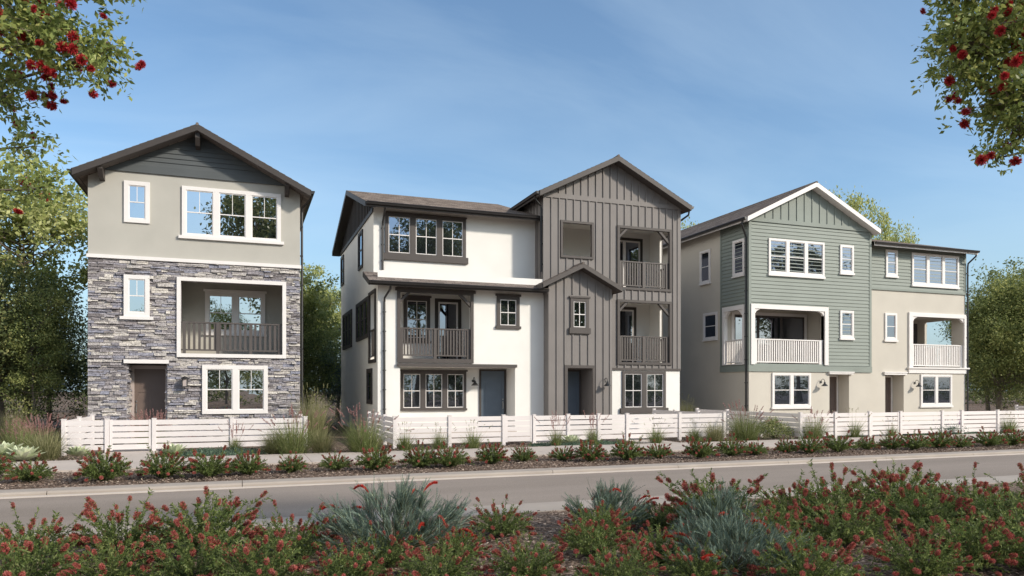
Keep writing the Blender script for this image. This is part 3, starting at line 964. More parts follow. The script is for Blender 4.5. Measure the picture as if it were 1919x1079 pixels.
# right wing ground floor and balcony interiors
holed(q, F2, 13.7, X2, 0, 2.5)
UBY = 28.65
ubo = (14.34, 16.68, 5.87, 8.26); lbo = (14.34, 16.68, 2.82, 5.26); sqo = (11.81, 13.09, 6.99, 8.28)
sdo = (26.62, 27.8)
for (xa, zb, zt_) in ((11.3, 5.75, 8.62), (14.05, 2.72, 5.5)):
    xb = X2 - 0.1
    q.poly([(xa, UBY, zb), (xb, UBY, zb), (xb, UBY, zt_), (xa, UBY, zt_)])
    q.poly([(xa, Y2, zb), (xa, UBY, zb), (xa, UBY, zt_), (xa, Y2, zt_)])
    q.poly([(xa, Y2, zt_), (xb, Y2, zt_), (xb, UBY, zt_), (xa, UBY, zt_)])
    holed(q, LeftF(xb), Y2, UBY, zb, zt_, [(sdo[0], sdo[1], zb + 0.1, zt_ - 0.3)])
    reveal(q, LeftF(xb), sdo[0], sdo[1], zb + 0.1, zt_ - 0.3, 0, -0.1)
q.build('wall', M_WSTUC, H2)
for bx in ((X0 + .1, AX1, Y2 + .02, AY, 2.6, 2.78), (11.4, X2 - .1, Y2 + .02, UBY, 5.62, 5.8), (14.1, X2 - .1, Y2 + .02, UBY, 2.6, 2.76)):
    q = MB(); q.box(*bx); q.build('balcony_floor', M_SIDEW, H2)
q = MB(); q.box(5.38, 9.84, Y2 - .2, EY, -0.02, 0.12); q.box(11.8, 12.9, 25.7, 27.0, -0.02, 0.12); q.build('doorstep', M_SIDEW, H2)
# board and batten wing
q = MB()
rz = lambda s_: 10.84 - 0.5 * abs(s_ - 14.07)
SD2 = [(sdo[0], sdo[1], 5.85, 8.32), (sdo[0], sdo[1], 2.82, 5.2)]
holed(q, F2, XG, X2, 2.5, 9.3, [ubo, lbo, sqo], o=0.0)
q.poly([F2(XG, 9.3), F2(X2, 9.3), F2(14.07, 10.86)])
holed(q, LeftF(XG), Y2, 33, 5.5, 9.3)
q.poly([(XG, YB2, 8), (X2, YB2, 8), (X2, YB2, 9.4), (14.07, YB2, 10.8), (XG, YB2, 9.4)])
holed(q, RightF(X2), Y2, YB2, 0, 9.3, SD2)
reveal(q, F2, *ubo, 0, -0.1); reveal(q, F2, *lbo, 0, -0.1); reveal(q, F2, *sqo, 0, -0.1)
hb = [(14.24, 16.78, 5.77, 8.36), (14.24, 16.78, 2.72, 5.36), (11.73, 13.17, 6.9, 8.37)]
battens(q, F2, XG + 0.0, X2, 2.57, 9.22, hb)
battens(q, F2, XG + 0.0, X2, 9.4, rz, hb)
battens(q, LeftF(XG), Y2, 30.4, 5.9, 9.35)
q.fbox(F2, XG - 0.03, XG + 0.09, 5.4, 9.3, 0.0, 0.03); q.fbox(F2, X2 - 0.12, X2 + 0.03, 2.57, 9.3, 0.0, 0.03)
wing = q.build('board_and_batten_siding', M_BNB, H2)
q = MB(); q.fbox(F2, XG, X2, 9.22, 9.4, 0, 0.04); q.build('frieze_board', M_BNB, H2)
q = MB(); q.fbox(F2, 13.72, X2 + 0.03, 2.49, 2.58, 0, 0.05); q.build('belt_board', M_BTRIM, H2)
q = MB(); q.fbox(F2, 5.26, 9.89, 2.55, 2.66, 0, 0.1); q.build('entry_head_board', M_BTRIM, H2)
# porch bay
F2P = FrontF(25.9)
pdo = (11.81, 12.875, 0.0, 2.54)
PX0, PX1 = 11.03, 13.72
q = MB()
holed(q, F2P, PX0, PX1, 0, 5.7, [pdo])
q.poly([F2P(PX0, 5.7), F2P(PX1, 5.7), F2P(12.37, 6.38)])
for XX in (PX0, PX1):
    q.poly([(XX, 25.9, 0), (XX, 27.3, 0), (XX, 27.3, 5.75), (XX, 25.9, 5.75)])
pz = lambda s_: 6.36 - 0.5 * abs(s_ - 12.37)
battens(q, F2P, PX0, PX1, 0.05, pz, [(11.66, 13.0, 0, 2.67), (11.82, 12.84, 3.86, 5.4)])
battens(q, LeftF(PX0), 25.9, 26.38, 0.05, 5.6)
q.fbox(F2P, PX0 - 0.02, PX0 + 0.08, 0.02, 5.68, 0, 0.03); q.fbox(F2P, PX1 - 0.08, PX1 + 0.02, 0.02, 5.68, 0, 0.03)
q.build('porch_bay', M_BNB, H2)
M_DREC = mat('slate_recess', (0.10, 0.10, 0.105, 1), 0.8, 0.05)
q = MB()
q.poly([(11.81, 26.95, 0), (12.875, 26.95, 0), (12.875, 26.95, 2.54), (11.81, 26.95, 2.54)])
for XX in (11.81, 12.875):
    q.poly([(XX, 25.9, 0), (XX, 26.95, 0), (XX, 26.95, 2.54), (XX, 25.9, 2.54)])
q.poly([(11.81, 25.9, 2.54), (12.875, 25.9, 2.54), (12.875, 26.95, 2.54), (11.81, 26.95, 2.54)])
q.build('porch_recess', M_BNB, H2)
q = MB()
q.fbox(F2P, 11.69, 11.81, 0, 2.65, 0, 0.05); q.fbox(F2P, 12.875, 12.99, 0, 2.65, 0, 0.05); q.fbox(F2P, 11.81, 12.875, 2.54, 2.65, 0, 0.048)
q.build('porch_door_trim', M_BTRIM, H2)
door(H2, FrontF(26.93), 11.83, 12.86, 0.12, 2.5, M_BTRIM, M_DOORS, 'plain', -1, cas=0.07)
door(H2, FrontF(EY - .005), 8.71, 9.81, 0.12, 2.5, M_DTRIM, M_DOORS, 'plain', 1, cas=0.07)
# windows of house 2 (white sash inside brown casing)
bw_ = dict(trim=M_BTRIM, sash=M_WTRIM, style='four')
window(H2, F2U, 5.0, 8.13, 6.8, 8.3, 3, glass=M_GLASS2, cas=0.12, mull=0.22, sill=(0.08, 0.24, 0.04), cap=(0.03, 0.05, 0.03), bot=0.03, **bw_)
window(H2, F2, 9.09, 10.01, 4.13, 5.27, 1, glass=M_GLASS2, cas=0.13, sill=(0.05, 0.1, 0.03), cap=(0.05, 0.08, 0.03), bot=0.03, **bw_)
window(H2, FrontF(EY), 5.6, 8.17, 0.98, 2.4, 3, glass=M_GLASS2, cas=0.1, mull=0.2, sill=(0.03, 0.08, 0.03), cap=(0.05, 0.06, 0.03), bot=0.03, **bw_)
window(H2, FrontF(AY), 5.88, 6.93, 3.6, 5.3, 1, glass=M_GLASSD, cas=0.13, cap=(0.05, 0.08, 0.02), sill=(0.04, 0.07, 0.02), **bw_)
window(H2, F2, 14.47, 16.5, 0.95, 2.46, 2, glass=M_GLASS2, cas=0.11, mull=0.22, sill=(0.1, 0.2, 0.04), bot=0.03, **bw_)
window(H2, F2P, 11.93, 12.72, 4.1, 5.26, 1, glass=M_GLASS, cas=0.13, sill=(0.06, 0.22, 0.04), cap=(0.05, 0.07, 0.03), bot=0.03, **bw_)
bd_ = dict(trim=M_DTRIM, sash=M_BTRIM, glass=M_GLASS2)
window(H2, FL, 29.75, 30.9, 6.64, 8.17, 1, cas=0.12, style='hung', **bd_)
window(H2, FL, 35.6, 36.65, 6.75, 8.15, 1, cas=0.12, style='hung', **bd_)
window(H2, FL, 32.9, 35.9, 3.6, 5.27, 3, cas=0.13, mull=0.22, style='hung', **bd_)
window(H2, FL, 28.35, 31.5, 3.72, 5.3, 3, cas=0.13, mull=0.22, style='hung', **bd_)
window(H2, FL, 27.5, 28.65, 1.16, 2.5, 1, cas=0.13, style='hung', **bd_)


def patio_door(parent, F, s0, s1, z0, z1, trim, inner, leaves=2, cas=0.12):
    q = MB()
    q.fbox(F, s0, s0 + cas, z0, z1, 0, 0.05); q.fbox(F, s1 - cas, s1, z0, z1, 0, 0.05); q.fbox(F, s0 + cas, s1 - cas, z1 - cas, z1, 0, 0.048)
    d = q.build('sliding_door', trim, parent)
    a, b, t = s0 + cas, s1 - cas, z1 - cas
    W = (b - a) / leaves
    for k in range(leaves):
        p, r = a + k * W, a + (k + 1) * W; f = 0.07
        q = MB()
        q.fbox(F, p, p + f, z0, t, 0, 0.03); q.fbox(F, r - f, r, z0, t, 0, 0.03); q.fbox(F, p + f, r - f, t - f, t, 0, 0.029); q.fbox(F, p + f, r - f, z0, z0 + 0.1, 0, 0.029)
        q.build('sash', inner, d)
        q = MB(); q.poly([F(p + .05, z0 + .05, .012), F(r - .05, z0 + .05, .012), F(r - .05, t - .05, .012), F(p + .05, t - .05, .012)])
        q.build('pane', M_GLASSD, d)
    return d


patio_door(H2, FrontF(AY), 7.13, 8.2, 2.78, 5.3, M_DTRIM, M_WTRIM, 1, cas=0.13)
patio_door(H2, FrontF(UBY), 14.9, 16.72, 5.8, 8.4, M_DTRIM, M_WTRIM, 2)
patio_door(H2, FrontF(UBY), 14.6, 16.4, 2.76, 5.35, M_DTRIM, M_WTRIM, 2)
# balcony surrounds, braces, rails


def surround(parent, F, s0, s1, z0, z1, wl, wr, wt, wb, m_, o=0.06, name='balcony_frame', inn=-0.02):
    q = MB()
    q.fbox(F, s0, s0 + wl, z0, z1, inn, o); q.fbox(F, s1 - wr, s1, z0, z1, inn, o)
    q.fbox(F, s0 + wl, s1 - wr, z1 - wt, z1, inn, o - .002)
    if wb:
        q.fbox(F, s0 + wl, s1 - wr, z0, z0 + wb, inn, o - .002)
    return q.build(name, m_, parent)


def brace(parent, F, c, dirs, L_, m_, w_=0.09, o0=-0.1, o1=0.0):
    q = MB(); q.beam(F, (c[0] + dirs * 0.0, c[1] - L_), (c[0] + dirs * L_, c[1]), w_, o0, o1)
    return q.build('brace', m_, parent)


fa = surround(H2, F2, 5.27, 8.16, 2.69, 5.3, 0.11, 0.11, 0.06, 0.15, M_BTRIM, o=0.06)
q = MB(); q.fbox(F2, 5.2, 8.23, 5.3, 5.41, -0.02, 0.09); q.build('beam', M_BTRIM, fa)
brace(H2, F2, (5.36, 5.32), 1, 0.42, M_BTRIM, o0=-0.1, o1=0.03)
brace(H2, F2, (8.08, 5.32), -1, 0.5, M_BTRIM, o0=-0.1, o1=0.03)
railing(H2, F2, 5.38, 8.05, 2.84, 3.97, M_RAILB, o=-0.06, pitch=0.118, bw=0.062, posts=(5.44, 6.7, 7.98), pw=0.11)
railing(H2, FL, sideA[0], sideA[1], 2.84, 3.97, M_RAILB, o=-0.06, pitch=0.118, bw=0.062)
surround(H2, FL, 26.7, 28.2, 2.7, 5.38, 0.11, 0.11, 0.1, 0.12, M_DTRIM, o=0.06)
for (z0_, z1_) in ((5.77, 8.36), (2.72, 5.36)):
    surround(H2, F2, 14.24, 16.8, z0_, z1_, 0.11, 0.12, 0.1, 0.1, M_BTRIM, o=0.06)
    brace(H2, F2, (14.34, z1_ - 0.08), 1, 0.38, M_BTRIM, o0=-0.1, o1=0.02)
    brace(H2, F2, (16.7, z1_ - 0.08), -1, 0.5, M_BTRIM, o0=-0.1, o1=0.02)
    railing(H2, F2, 14.35, 16.68, z0_ + 0.06, z0_ + 1.18, M_RAILB, o=-0.06, pitch=0.118, bw=0.062, posts=(14.4, 15.5, 16.6), pw=0.12)
    railing(H2, RightF(X2), sdo[0], sdo[1], z0_ + 0.1, z0_ + 1.18, M_RAILB, o=-0.05, pitch=0.118, bw=0.062)
    surround(H2, RightF(X2), sdo[0] - 0.1, sdo[1] + 0.1, z0_, z1_, 0.1, 0.1, 0.1, 0.1, M_BTRIM, o=0.05, inn=-0.01)
surround(H2, F2, 11.73, 13.17, 6.9, 8.37, 0.09, 0.09, 0.09, 0.09, M_BTRIM, o=0.07, name='square_opening_frame')
gooseneck(H2, FrontF(EY), 8.46, 2.02)
gooseneck(H2, F2P, 13.42, 2.0)
# roofs of house 2
gable_Y(H2, 14.07, 3.39, 11.02, 0.5, 25.95, 37.1, M_BTRIM, M_SHIN_Y, M_BTRIM)
gable_Y(H2, 12.3, 1.68, 6.56, 0.5, 25.5, 26.38, M_BTRIM, M_SHIN_Y, M_BTRIM, rake_d=0.17, gut=(False, True), n=8)


def gable_X(parent, x0, x1, yc, y0, y1, zr, slope, fascia, shing, soff, left=True, right=False, n=24, gm=None):
    q = MB(); ze0 = zr - slope * (yc - y0); ze1 = zr - slope * (y1 - yc); th = 0.16
    roof_slope(q, (x0 - .03, y0 - .03, ze0 - .01), (x1, y0 - .03, ze0 - .01), (x0 - .03, yc, zr), (x1, yc, zr), n, 0.013)
    roof_slope(q, (x0 - .03, y1 + .03, ze1 - .01), (x1, y1 + .03, ze1 - .01), (x0 - .03, yc, zr), (x1, yc, zr), n, 0.013)
    q.poly([(x0, y0, ze0 - th), (x1, y0, ze0 - th), (x1, yc, zr - th), (x0, yc, zr - th)])
    q.poly([(x0, y1, ze1 - th), (x1, y1, ze1 - th), (x1, yc, zr - th), (x0, yc, zr - th)])
    rf = q.build('roof', shing, parent)
    ends = ([(x0, -1)] if left else []) + ([(x1, 1)] if right else [])
    for xe, sg in ends:
        for (yy, ze) in ((y0, ze0), (y1, ze1)):
            q = MB(); board(q, (xe, yc, zr - .004), (xe, yy, ze - .004), 0.2, (sg * 0.035, 0, 0)); q.build('rake_board', fascia, rf)
            q = MB(); board(q, (xe, yc, zr - .2), (xe, yy, ze - .2), 0.012, (-sg * 0.34, 0, 0)); q.build('soffit', soff, rf)
    for (yy, ze, sg) in ((y0, ze0, -1), (y1, ze1, 1)):
        q = MB(); board(q, (x0, yy, ze - .02), (x1, yy, ze - .02), 0.17, (0, sg * 0.03, 0)); q.build('fascia', fascia, rf)
        gutter(rf, (x0, yy + sg * .03, ze - .02), (x1, yy + sg * .03, ze - .02), (0, sg, 0), m_=gm)
    return rf


gable_X(H2, 4.21, 11.02, 31.95, 26.7, 37.2, 10.25, 0.327, M_DTRIM, M_SHIN_X, M_SOFF)
# gable end facing left: board and batten
q = MB()
gy = lambda s_: 10.08 - 0.327 * abs(s_ - 31.95)
q.poly([FL(27.3, 8.4, .02), FL(YB2, 8.4, .02), FL(YB2, gy(YB2), .02), FL(31.95, gy(31.95), .02), FL(27.3, gy(27.3), .02)])
battens(q, FL, 27.3, YB2, 8.4, gy, o=0.02, pitch=0.4)
q.build('gable_siding', M_DTRIM, H2)
q = MB(); q.fbox(FL, 27.3, YB2, 8.3, 8.45, 0, 0.05); q.build('frieze_board', M_DTRIM, H2)
# shed roof over the lower floors
q = MB()
roof_slope(q, (4.18, 25.87, 5.56), (10.99, 25.87, 5.56), (4.18, 27.32, 6.07), (10.99, 27.32, 6.07), 6)
q.poly([(4.2, 25.9, 5.42), (10.99, 25.9, 5.42), (10.99, 27.3, 5.9), (4.2, 27.3, 5.9)])
shed = q.build('shed_roof', M_SHIN_X, H2)
q = MB(); board(q, (4.2, 25.9, 5.56), (4.2, 27.3, 6.05), 0.18, (-0.03, 0, 0)); q.build('rake_board', M_DTRIM, shed)
q = MB(); board(q, (4.2, 25.9, 5.55), (10.99, 25.9, 5.55), 0.16, (0, -0.03, 0)); q.build('fascia', M_DTRIM, shed)
gutter(shed, (4.2, 25.87, 5.54), (10.99, 25.87, 5.54), (0, -1, 0))
downpipe(H2, [(4.9, 26.75, 8.4), (4.9, 26.8, 8.25), (4.9, 27.2, 7.95), (4.9, 27.24, 7.8), (4.9, 27.24, 6.15)], [(4.9, 27.26, z) for z in (7.7, 7.1, 6.5)])
downpipe(H2, [(4.95, 25.95, 5.45), (4.95, 26.0, 5.3), (4.8, 26.3, 5.0), (4.8, 26.34, 4.85), (4.8, 26.34, 0.1)], [(4.8, 26.36, z) for z in (4.5, 3.8, 3.1, 2.4, 1.7, 1.0)])
downpipe(H2, [(10.62, 26.3, 9.2), (10.65, 26.35, 9.1), (10.93, 26.5, 8.9), (10.96, 26.5, 8.75), (10.96, 26.5, 6.3)], [(10.98, 26.5, z) for z in (8.3, 7.4, 6.6)])
downpipe(H2, [(17.5, 26.15, 9.2), (17.5, 26.2, 9.0), (17.3, 26.5, 8.8), (17.28, 26.55, 8.65), (17.28, 26.55, 0.1)], [(17.27, 26.55, z) for z in (8.0, 6.0, 4.0, 2.0)])
downpipe(H2, [(13.98, 26.3, 5.55), (13.96, 26.33, 5.4), (13.8, 26.33, 5.25), (13.79, 26.33, 5.1), (13.79, 26.33, 0.1)], [(13.79, 26.35, z) for z in (4.6, 3.2, 1.6)])

# ------------------------------------------------------------------ HOUSE 3: sage clapboard + cream stucco, white trim
Y3 = 26.2; Y3B = 26.6
H3 = thing('clapboard_house', 'sage green clapboard and cream stucco house with white trimmed balconies', 'house', (27.0, Y3, 0), 'new houses along the street')
F3, F3G, F3B, F3BG = FrontF(Y3), FrontF(Y3), FrontF(Y3B), FrontF(Y3B)
GX0, GX1, GX2 = 20.55, 27.38, 33.95
YB3 = 37.0
bal3 = (20.83, 24.65, 2.84, 5.22)
ni3 = (24.96, 26.1, 0.0, 2.41)
ni4 = (28.7, 29.87, 0.0, 2.4)
bal4 = (30.41, 33.83, 2.8, 5.24)
sid3 = (26.55, 27.9, 2.84, 5.2)
sid4 = (27.25, 28.8, 2.8, 5.24)
q = MB()
holed(q, F3, GX0, GX1, 0, 2.6, [ni3])
FL3 = LeftF(GX0)
holed(q, FL3, Y3, YB3, 0, 9.1, [(Y3, 28.16, 2.62, 9.2)])
holed(q, F3B, GX1 - .2, GX2, 0, 6.5, [ni4, bal4])
holed(q, RightF(GX2), Y3B, YB3, 0, 8.6, [sid4])
q.poly([(GX1, Y3, 0), (GX1, Y3B, 0), (GX1, Y3B, 9), (GX1, Y3, 9)])
q.poly([(GX0, YB3, 0), (GX2, YB3, 0), (GX2, YB3, 8.6), (GX0, YB3, 8.6)])
q.poly([(GX2, Y3B, 8.5), (GX2, YB3, 8.5), (GX2, 31.9, 10.1)])
for (X_, a, b, yb) in ((0, ni3[0], ni3[1], 26.9), (1, ni4[0], ni4[1], 27.3)):
    y0_ = Y3 if X_ == 0 else Y3B
    q.poly([(a, yb, 0), (b, yb, 0), (b, yb, 2.41), (a, yb, 2.41)])
    for XX in (a, b):
        q.poly([(XX, y0_, 0), (XX, yb, 0), (XX, yb, 2.41), (XX, y0_, 2.41)])
    q.poly([(a, y0_, 2.405), (b, y0_, 2.405), (b, yb, 2.405), (a, yb, 2.405)])
# balcony interiors
B3Y, B3X = 27.95, 25.3
xi = GX0 + 0.14
q.poly([(xi, B3Y, 2.7), (B3X, B3Y, 2.7), (B3X, B3Y, 5.4), (xi, B3Y, 5.4)])
q.poly([(B3X, Y3, 2.7), (B3X, B3Y, 2.7), (B3X, B3Y, 5.4), (B3X, Y3, 5.4)])
q.poly([(xi, Y3, 5.4), (B3X, Y3, 5.4), (B3X, B3Y, 5.4), (xi, B3Y, 5.4)])
holed(q, RightF(xi), Y3, B3Y, 2.7, 5.4, [sid3])
reveal(q, F3, *bal3, 0, -0.2); reveal(q, FL3, *sid3, 0, -0.14)
B4Y = 29.2; xb = GX2 - 0.14
q.poly([(30.0, B4Y, 2.7), (xb, B4Y, 2.7), (xb, B4Y, 5.4), (30.0, B4Y, 5.4)])
q.poly([(30.0, Y3B, 2.7), (30.0, B4Y, 2.7), (30.0, B4Y, 5.4), (30.0, Y3B, 5.4)])
q.poly([(30.0, Y3B, 5.4), (xb, Y3B, 5.4), (xb, B4Y, 5.4), (30.0, B4Y, 5.4)])
holed(q, LeftF(xb), Y3B, B4Y, 2.7, 5.4, [sid4])
reveal(q, F3B, *bal4, 0, -0.14); reveal(q, RightF(GX2), *sid4, 0, -0.14)
q.build('wall', M_CREAM, H3)
for bx in ((xi, B3X, Y3 + .02, B3Y, 2.6, 2.8), (30.0, xb, Y3B + .02, B4Y, 2.6, 2.76)):
    q = MB(); q.box(*bx); q.build('balcony_floor', M_SIDEW, H3)
q = MB(); q.box(24.96, 26.1, 26.0, 26.9, -.02, .12); q.box(28.7, 29.87, 26.4, 27.3, -.02, .12); q.build('doorstep', M_SIDEW, H3)
# sage siding
q = MB()
holed(q, F3, GX0, GX1, 2.6, 9.2, [bal3], o=0.0)
holed(q, FL3, Y3, 28.16, 2.6, 9.1, [sid3])
hs3 = [(20.64, 24.85, 2.8, 5.42)]
lap_siding(q, F3, GX0 + .1, GX1 - .1, 2.78, 9.0, hs3)
lap_siding(q, FL3, Y3 + .1, 28.1, 2.78, 8.95, [(26.42, 28.0, 2.82, 5.42)])
q.fbox(F3, GX0 - .03, GX0 + .1, 2.5, 9.0, 0, .035); q.fbox(F3, GX1 - .1, GX1 + .03, 2.5, 9.0, 0, .035)
q.fbox(FL3, Y3, Y3 + .1, 2.5, 9.0, 0, .034); q.fbox(FL3, 28.1, 28.2, 2.5, 9.0, 0, .034)
lap_siding(q, F3B, GX1, GX2 - .1, 6.53, 8.6)
holed(q, F3B, GX1, GX2, 6.45, 8.65)
q.fbox(F3B, GX2 - .1, GX2 + .03, 6.53, 8.6, 0, .035)
q.build('lap_siding', M_SAGE, H3)
q = MB(); q.fbox(F3, GX0 - .05, GX1 + .04, 2.49, 2.76, 0, .05); q.fbox(FL3, Y3, 28.2, 2.49, 2.76, 0, .049); q.build('belt_board', M_SAGE, H3)
q = MB(); q.fbox(F3B, GX1 + .04, GX2 + .04, 6.43, 6.53, 0, .06); q.build('belt_board', M_SAGE, H3)
g3 = lambda s_: 10.68 - 0.49 * abs(s_ - 23.9)
q = MB()
q.poly([F3(GX0, 9.0, .02), F3(GX1, 9.0, .02), F3(23.9, 10.72, .02)])
battens(q, F3, GX0, GX1, 9.17, g3, o=.02, pitch=.42, w_=.05, t=.03)
q.build('gable_siding', M_SAGE, H3)
q = MB(); q.fbox(F3, GX0 - .03, GX1 + .03, 9.0, 9.17, 0, .06); q.build('frieze_board', M_SAGE, H3)
gable_Y(H3, 23.9, 3.7, 10.9, 0.49, 25.85, 37.4, M_WTRIM, M_SHIN_Y, M_WTRIM)
gable_X(H3, 27.5, 34.15, 31.9, 26.1, 37.7, 10.2, 0.28, M_WTRIM, M_SHIN_X, M_SAGE, left=False, right=True)
# windows
ww = dict(trim=M_WTRIM, sash=M_WTRIM, glass=M_GLASS3, style='hung')
window(H3, F3, 21.56, 24.62, 6.78, 8.32, 3, cas=0.09, mull=0.17, sill=(0.03, 0.1, 0.03), o=.015, **ww)
window(H3, F3, 25.53, 26.32, 7.03, 8.3, 1, cas=0.1, sill=(0.03, 0.09, 0.03), o=.015, **ww)
window(H3, F3, 25.53, 26.32, 4.06, 5.31, 1, cas=0.1, sill=(0.03, 0.09, 0.03), o=.015, **ww)
window(H3, F3, 21.76, 23.87, 0.93, 2.44, 2, cas=0.1, mull=0.17, sill=(0.04, 0.08, 0.03), **ww)
window(H3, F3B, 28.7, 29.42, 7.13, 8.37, 1, cas=0.1, sill=(0.04, 0.09, 0.03), o=.015, **ww)
window(H3, F3B, 30.35, 33.45, 6.78, 8.33, 3, cas=0.1, mull=0.17, sill=(0.03, 0.09, 0.03), o=.015, **ww)
window(H3, F3B, 28.66, 29.4, 4.08, 5.35, 1, cas=0.1, sill=(0.05, 0.1, 0.03), **ww)
window(H3, F3B, 30.94, 33.0, 0.92, 2.44, 2, cas=0.1, mull=0.17, sill=(0.05, 0.09, 0.03), **ww)
window(H3, FL3, 26.45, 27.25, 6.72, 8.3, 1, cas=0.1, sill=(0.03, 0.06, 0.03), o=.015, **ww)
window(H3, FL3, 28.95, 29.77, 6.72, 8.28, 1, cas=0.1, sill=(0.03, 0.06, 0.03), **ww)
window(H3, FL3, 28.42, 29.5, 4.04, 5.3, 1, cas=0.1, sill=(0.03, 0.06, 0.03), **ww)
# doors: seen edge-on deep in the niches
for a, b, yb, tn in ((24.98, 26.08, 26.88, M_WTRIM), (28.72, 29.85, 27.28, M_WTRIM)):
    door(H3, FrontF(yb), a, b, .12, 2.38, tn, M_DOORB, 'craft', -1, cas=.08)
q = MB(); q.fbox(F3, 24.89, 26.27, 2.4, 2.49, 0, .1); q.fbox(F3, 24.86, 26.3, 2.47, 2.52, 0.051, .13); q.build('door_head_trim', M_WTRIM, H3)
q = MB(); q.fbox(F3B, 28.6, 30.0, 2.41, 2.5, 0, .08); q.fbox(F3B, 28.57, 30.03, 2.5, 2.55, 0, .11); q.build('door_head_trim', M_WTRIM, H3)
patio_door(H3, FrontF(B3Y), 20.95, 25.22, 2.8, 5.28, M_WTRIM, M_BTRIM, 3, cas=.14)
patio_door(H3, FrontF(B4Y), 31.0, 33.7, 2.76, 5.2, M_BTRIM, M_BTRIM, 2, cas=.1)
surround(H3, F3, 20.62, 24.85, 2.8, 5.42, .2, .2, .2, 0, M_WTRIM, o=.07, inn=-.18)
surround(H3, FL3, 26.45, 28.0, 2.8, 5.42, .12, .12, .2, .04, M_WTRIM, o=.07, inn=-.14)


def corbel(parent, F, c, sg, m_, o0, o1, k=0.22):
    q = MB()
    pr = [(0, 0), (k * 1.3, 0), (k * 1.3, -0.05), (k * .9, -.08), (k * .55, -k * .55), (.06, -k), (0, -k)]
    pts0 = [F(c[0] + sg * a, c[1] + b, o0) for a, b in pr]
    v = Vector(F(c[0], c[1], o1)) - Vector(F(c[0], c[1], o0))
    q.prism(pts0, v)
    return q.build('corbel', m_, parent)


corbel(H3, F3, (20.81, 5.24), 1, M_WTRIM, -.1, .03); corbel(H3, F3, (24.66, 5.24), -1, M_WTRIM, -.1, .03)
corbel(H3, FL3, (26.56, 5.24), 1, M_WTRIM, -.1, .03, .3); corbel(H3, FL3, (27.89, 5.24), -1, M_WTRIM, -.1, .03, .3)
railing(H3, F3, 20.83, 24.65, 2.82, 3.93, M_WTRIM, o=-.08, pitch=.118, bw=.06, posts=(20.9, 24.5), pw=.18, foot=.07)
railing(H3, FL3, sid3[0], sid3[1], 2.82, 3.93, M_WTRIM, o=-.08, pitch=.118, bw=.06, foot=.07)
surround(H3, F3B, 30.16, 33.98, 2.75, 5.44, .24, .16, .2, 0, M_WTRIM, o=.07, inn=-.12)
q = MB(); q.fbox(F3B, 30.15, 33.99, 2.5, 2.72, 0, .06); q.fbox(F3B, 30.08, 34.12, 2.72, 2.79, -.1, .12); q.build('balcony_beam', M_WTRIM, H3)
corbel(H3, F3B, (30.4, 5.25), 1, M_WTRIM, -.1, .03); corbel(H3, F3B, (33.83, 5.25), -1, M_WTRIM, -.1, .03)
railing(H3, F3B, 30.41, 33.83, 2.78, 3.92, M_WTRIM, o=-.08, pitch=.118, bw=.062, posts=(33.75,), pw=.12, foot=.07)
railing(H3, RightF(GX2), sid4[0], sid4[1], 2.78, 3.92, M_WTRIM, o=-.08, pitch=.118, bw=.062, foot=.07)
gooseneck(H3, F3, 24.46, 2.02); gooseneck(H3, F3B, 30.57, 2.0)
downpipe(H3, [(20.12, 26.1, 8.95), (20.12, 26.12, 8.8), (20.42, 26.3, 8.45), (20.47, 26.3, 8.3), (20.47, 26.3, .1)], [(20.48, 26.3, z) for z in (8.0, 7.0, 6.0, 5, 4, 3, 2, 1)])
downpipe(H3, [(34.1, 26.1, 8.45), (34.1, 26.15, 8.3), (34.03, 26.5, 8.0), (34.02, 26.52, 7.8), (34.02, 26.52, .1)], [(34.0, 26.55, z) for z in (7.5, 6.5, 5.4, 4.3, 3.2, 2.1, 1.0)])

# ------------------------------------------------------------------ white rail fences


def fence(label, Y, x0, x1, yback, posts, gate=None, right_return=True):
    t = thing('rail_fence', label, 'fence', (x0, Y, 0), 'white picket-height yard fences')
    H = 0.9
    boards = [(0.1 + k * 0.163, 0.1 + k * 0.163 + 0.132) for k in range(5)]

    def post(x, y):
        q = MB(); q.box(x - .05, x + .05, y - .05, y + .05, -.02, H + .015)
        q.prism([(x - .058, y - .058, H + .015), (x + .058, y - .058, H + .015), (x + .058, y + .058, H + .015), (x - .058, y + .058, H + .015)], (0, 0, .018))
        q.build('post', M_FENCE, t)
    for x in posts:
        post(x, Y)
    for a, b in zip(posts[:-1], posts[1:]):
        isg = gate and abs(a - gate) < 0.01
        nm = 'gate' if isg else 'rail'
        if isg:
            q = MB()
            for z0_, z1_ in boards:
                q.box(a + .07, b - .07, Y - .012, Y + .012, z0_, z1_)
            q.box(a + .06, a + .13, Y - .02, Y - .012, .08, .9); q.box(b - .13, b - .06, Y - .02, Y - .012, .08, .9)
            q.build('gate', M_FENCE, t)
        else:
            for z0_, z1_ in boards:
                q = MB(); q.box(a + .05, b - .05, Y - .013, Y + .013, z0_, z1_); q.build('rail', M_FENCE, t)
    for X_ in (x0, x1) if right_return else (x0,):
        n = max(1, int(round((yback - Y) / 1.8))); st = (yback - Y) / n
        for k in range(1, n + 1):
            post(X_, Y + k * st)
        for k in range(n):
            for z0_, z1_ in boards:
                q = MB(); q.box(X_ - .013, X_ + .013, Y + k * st + .05, Y + (k + 1) * st - .05, z0_, z1_); q.build('rail', M_FENCE, t)
    return t


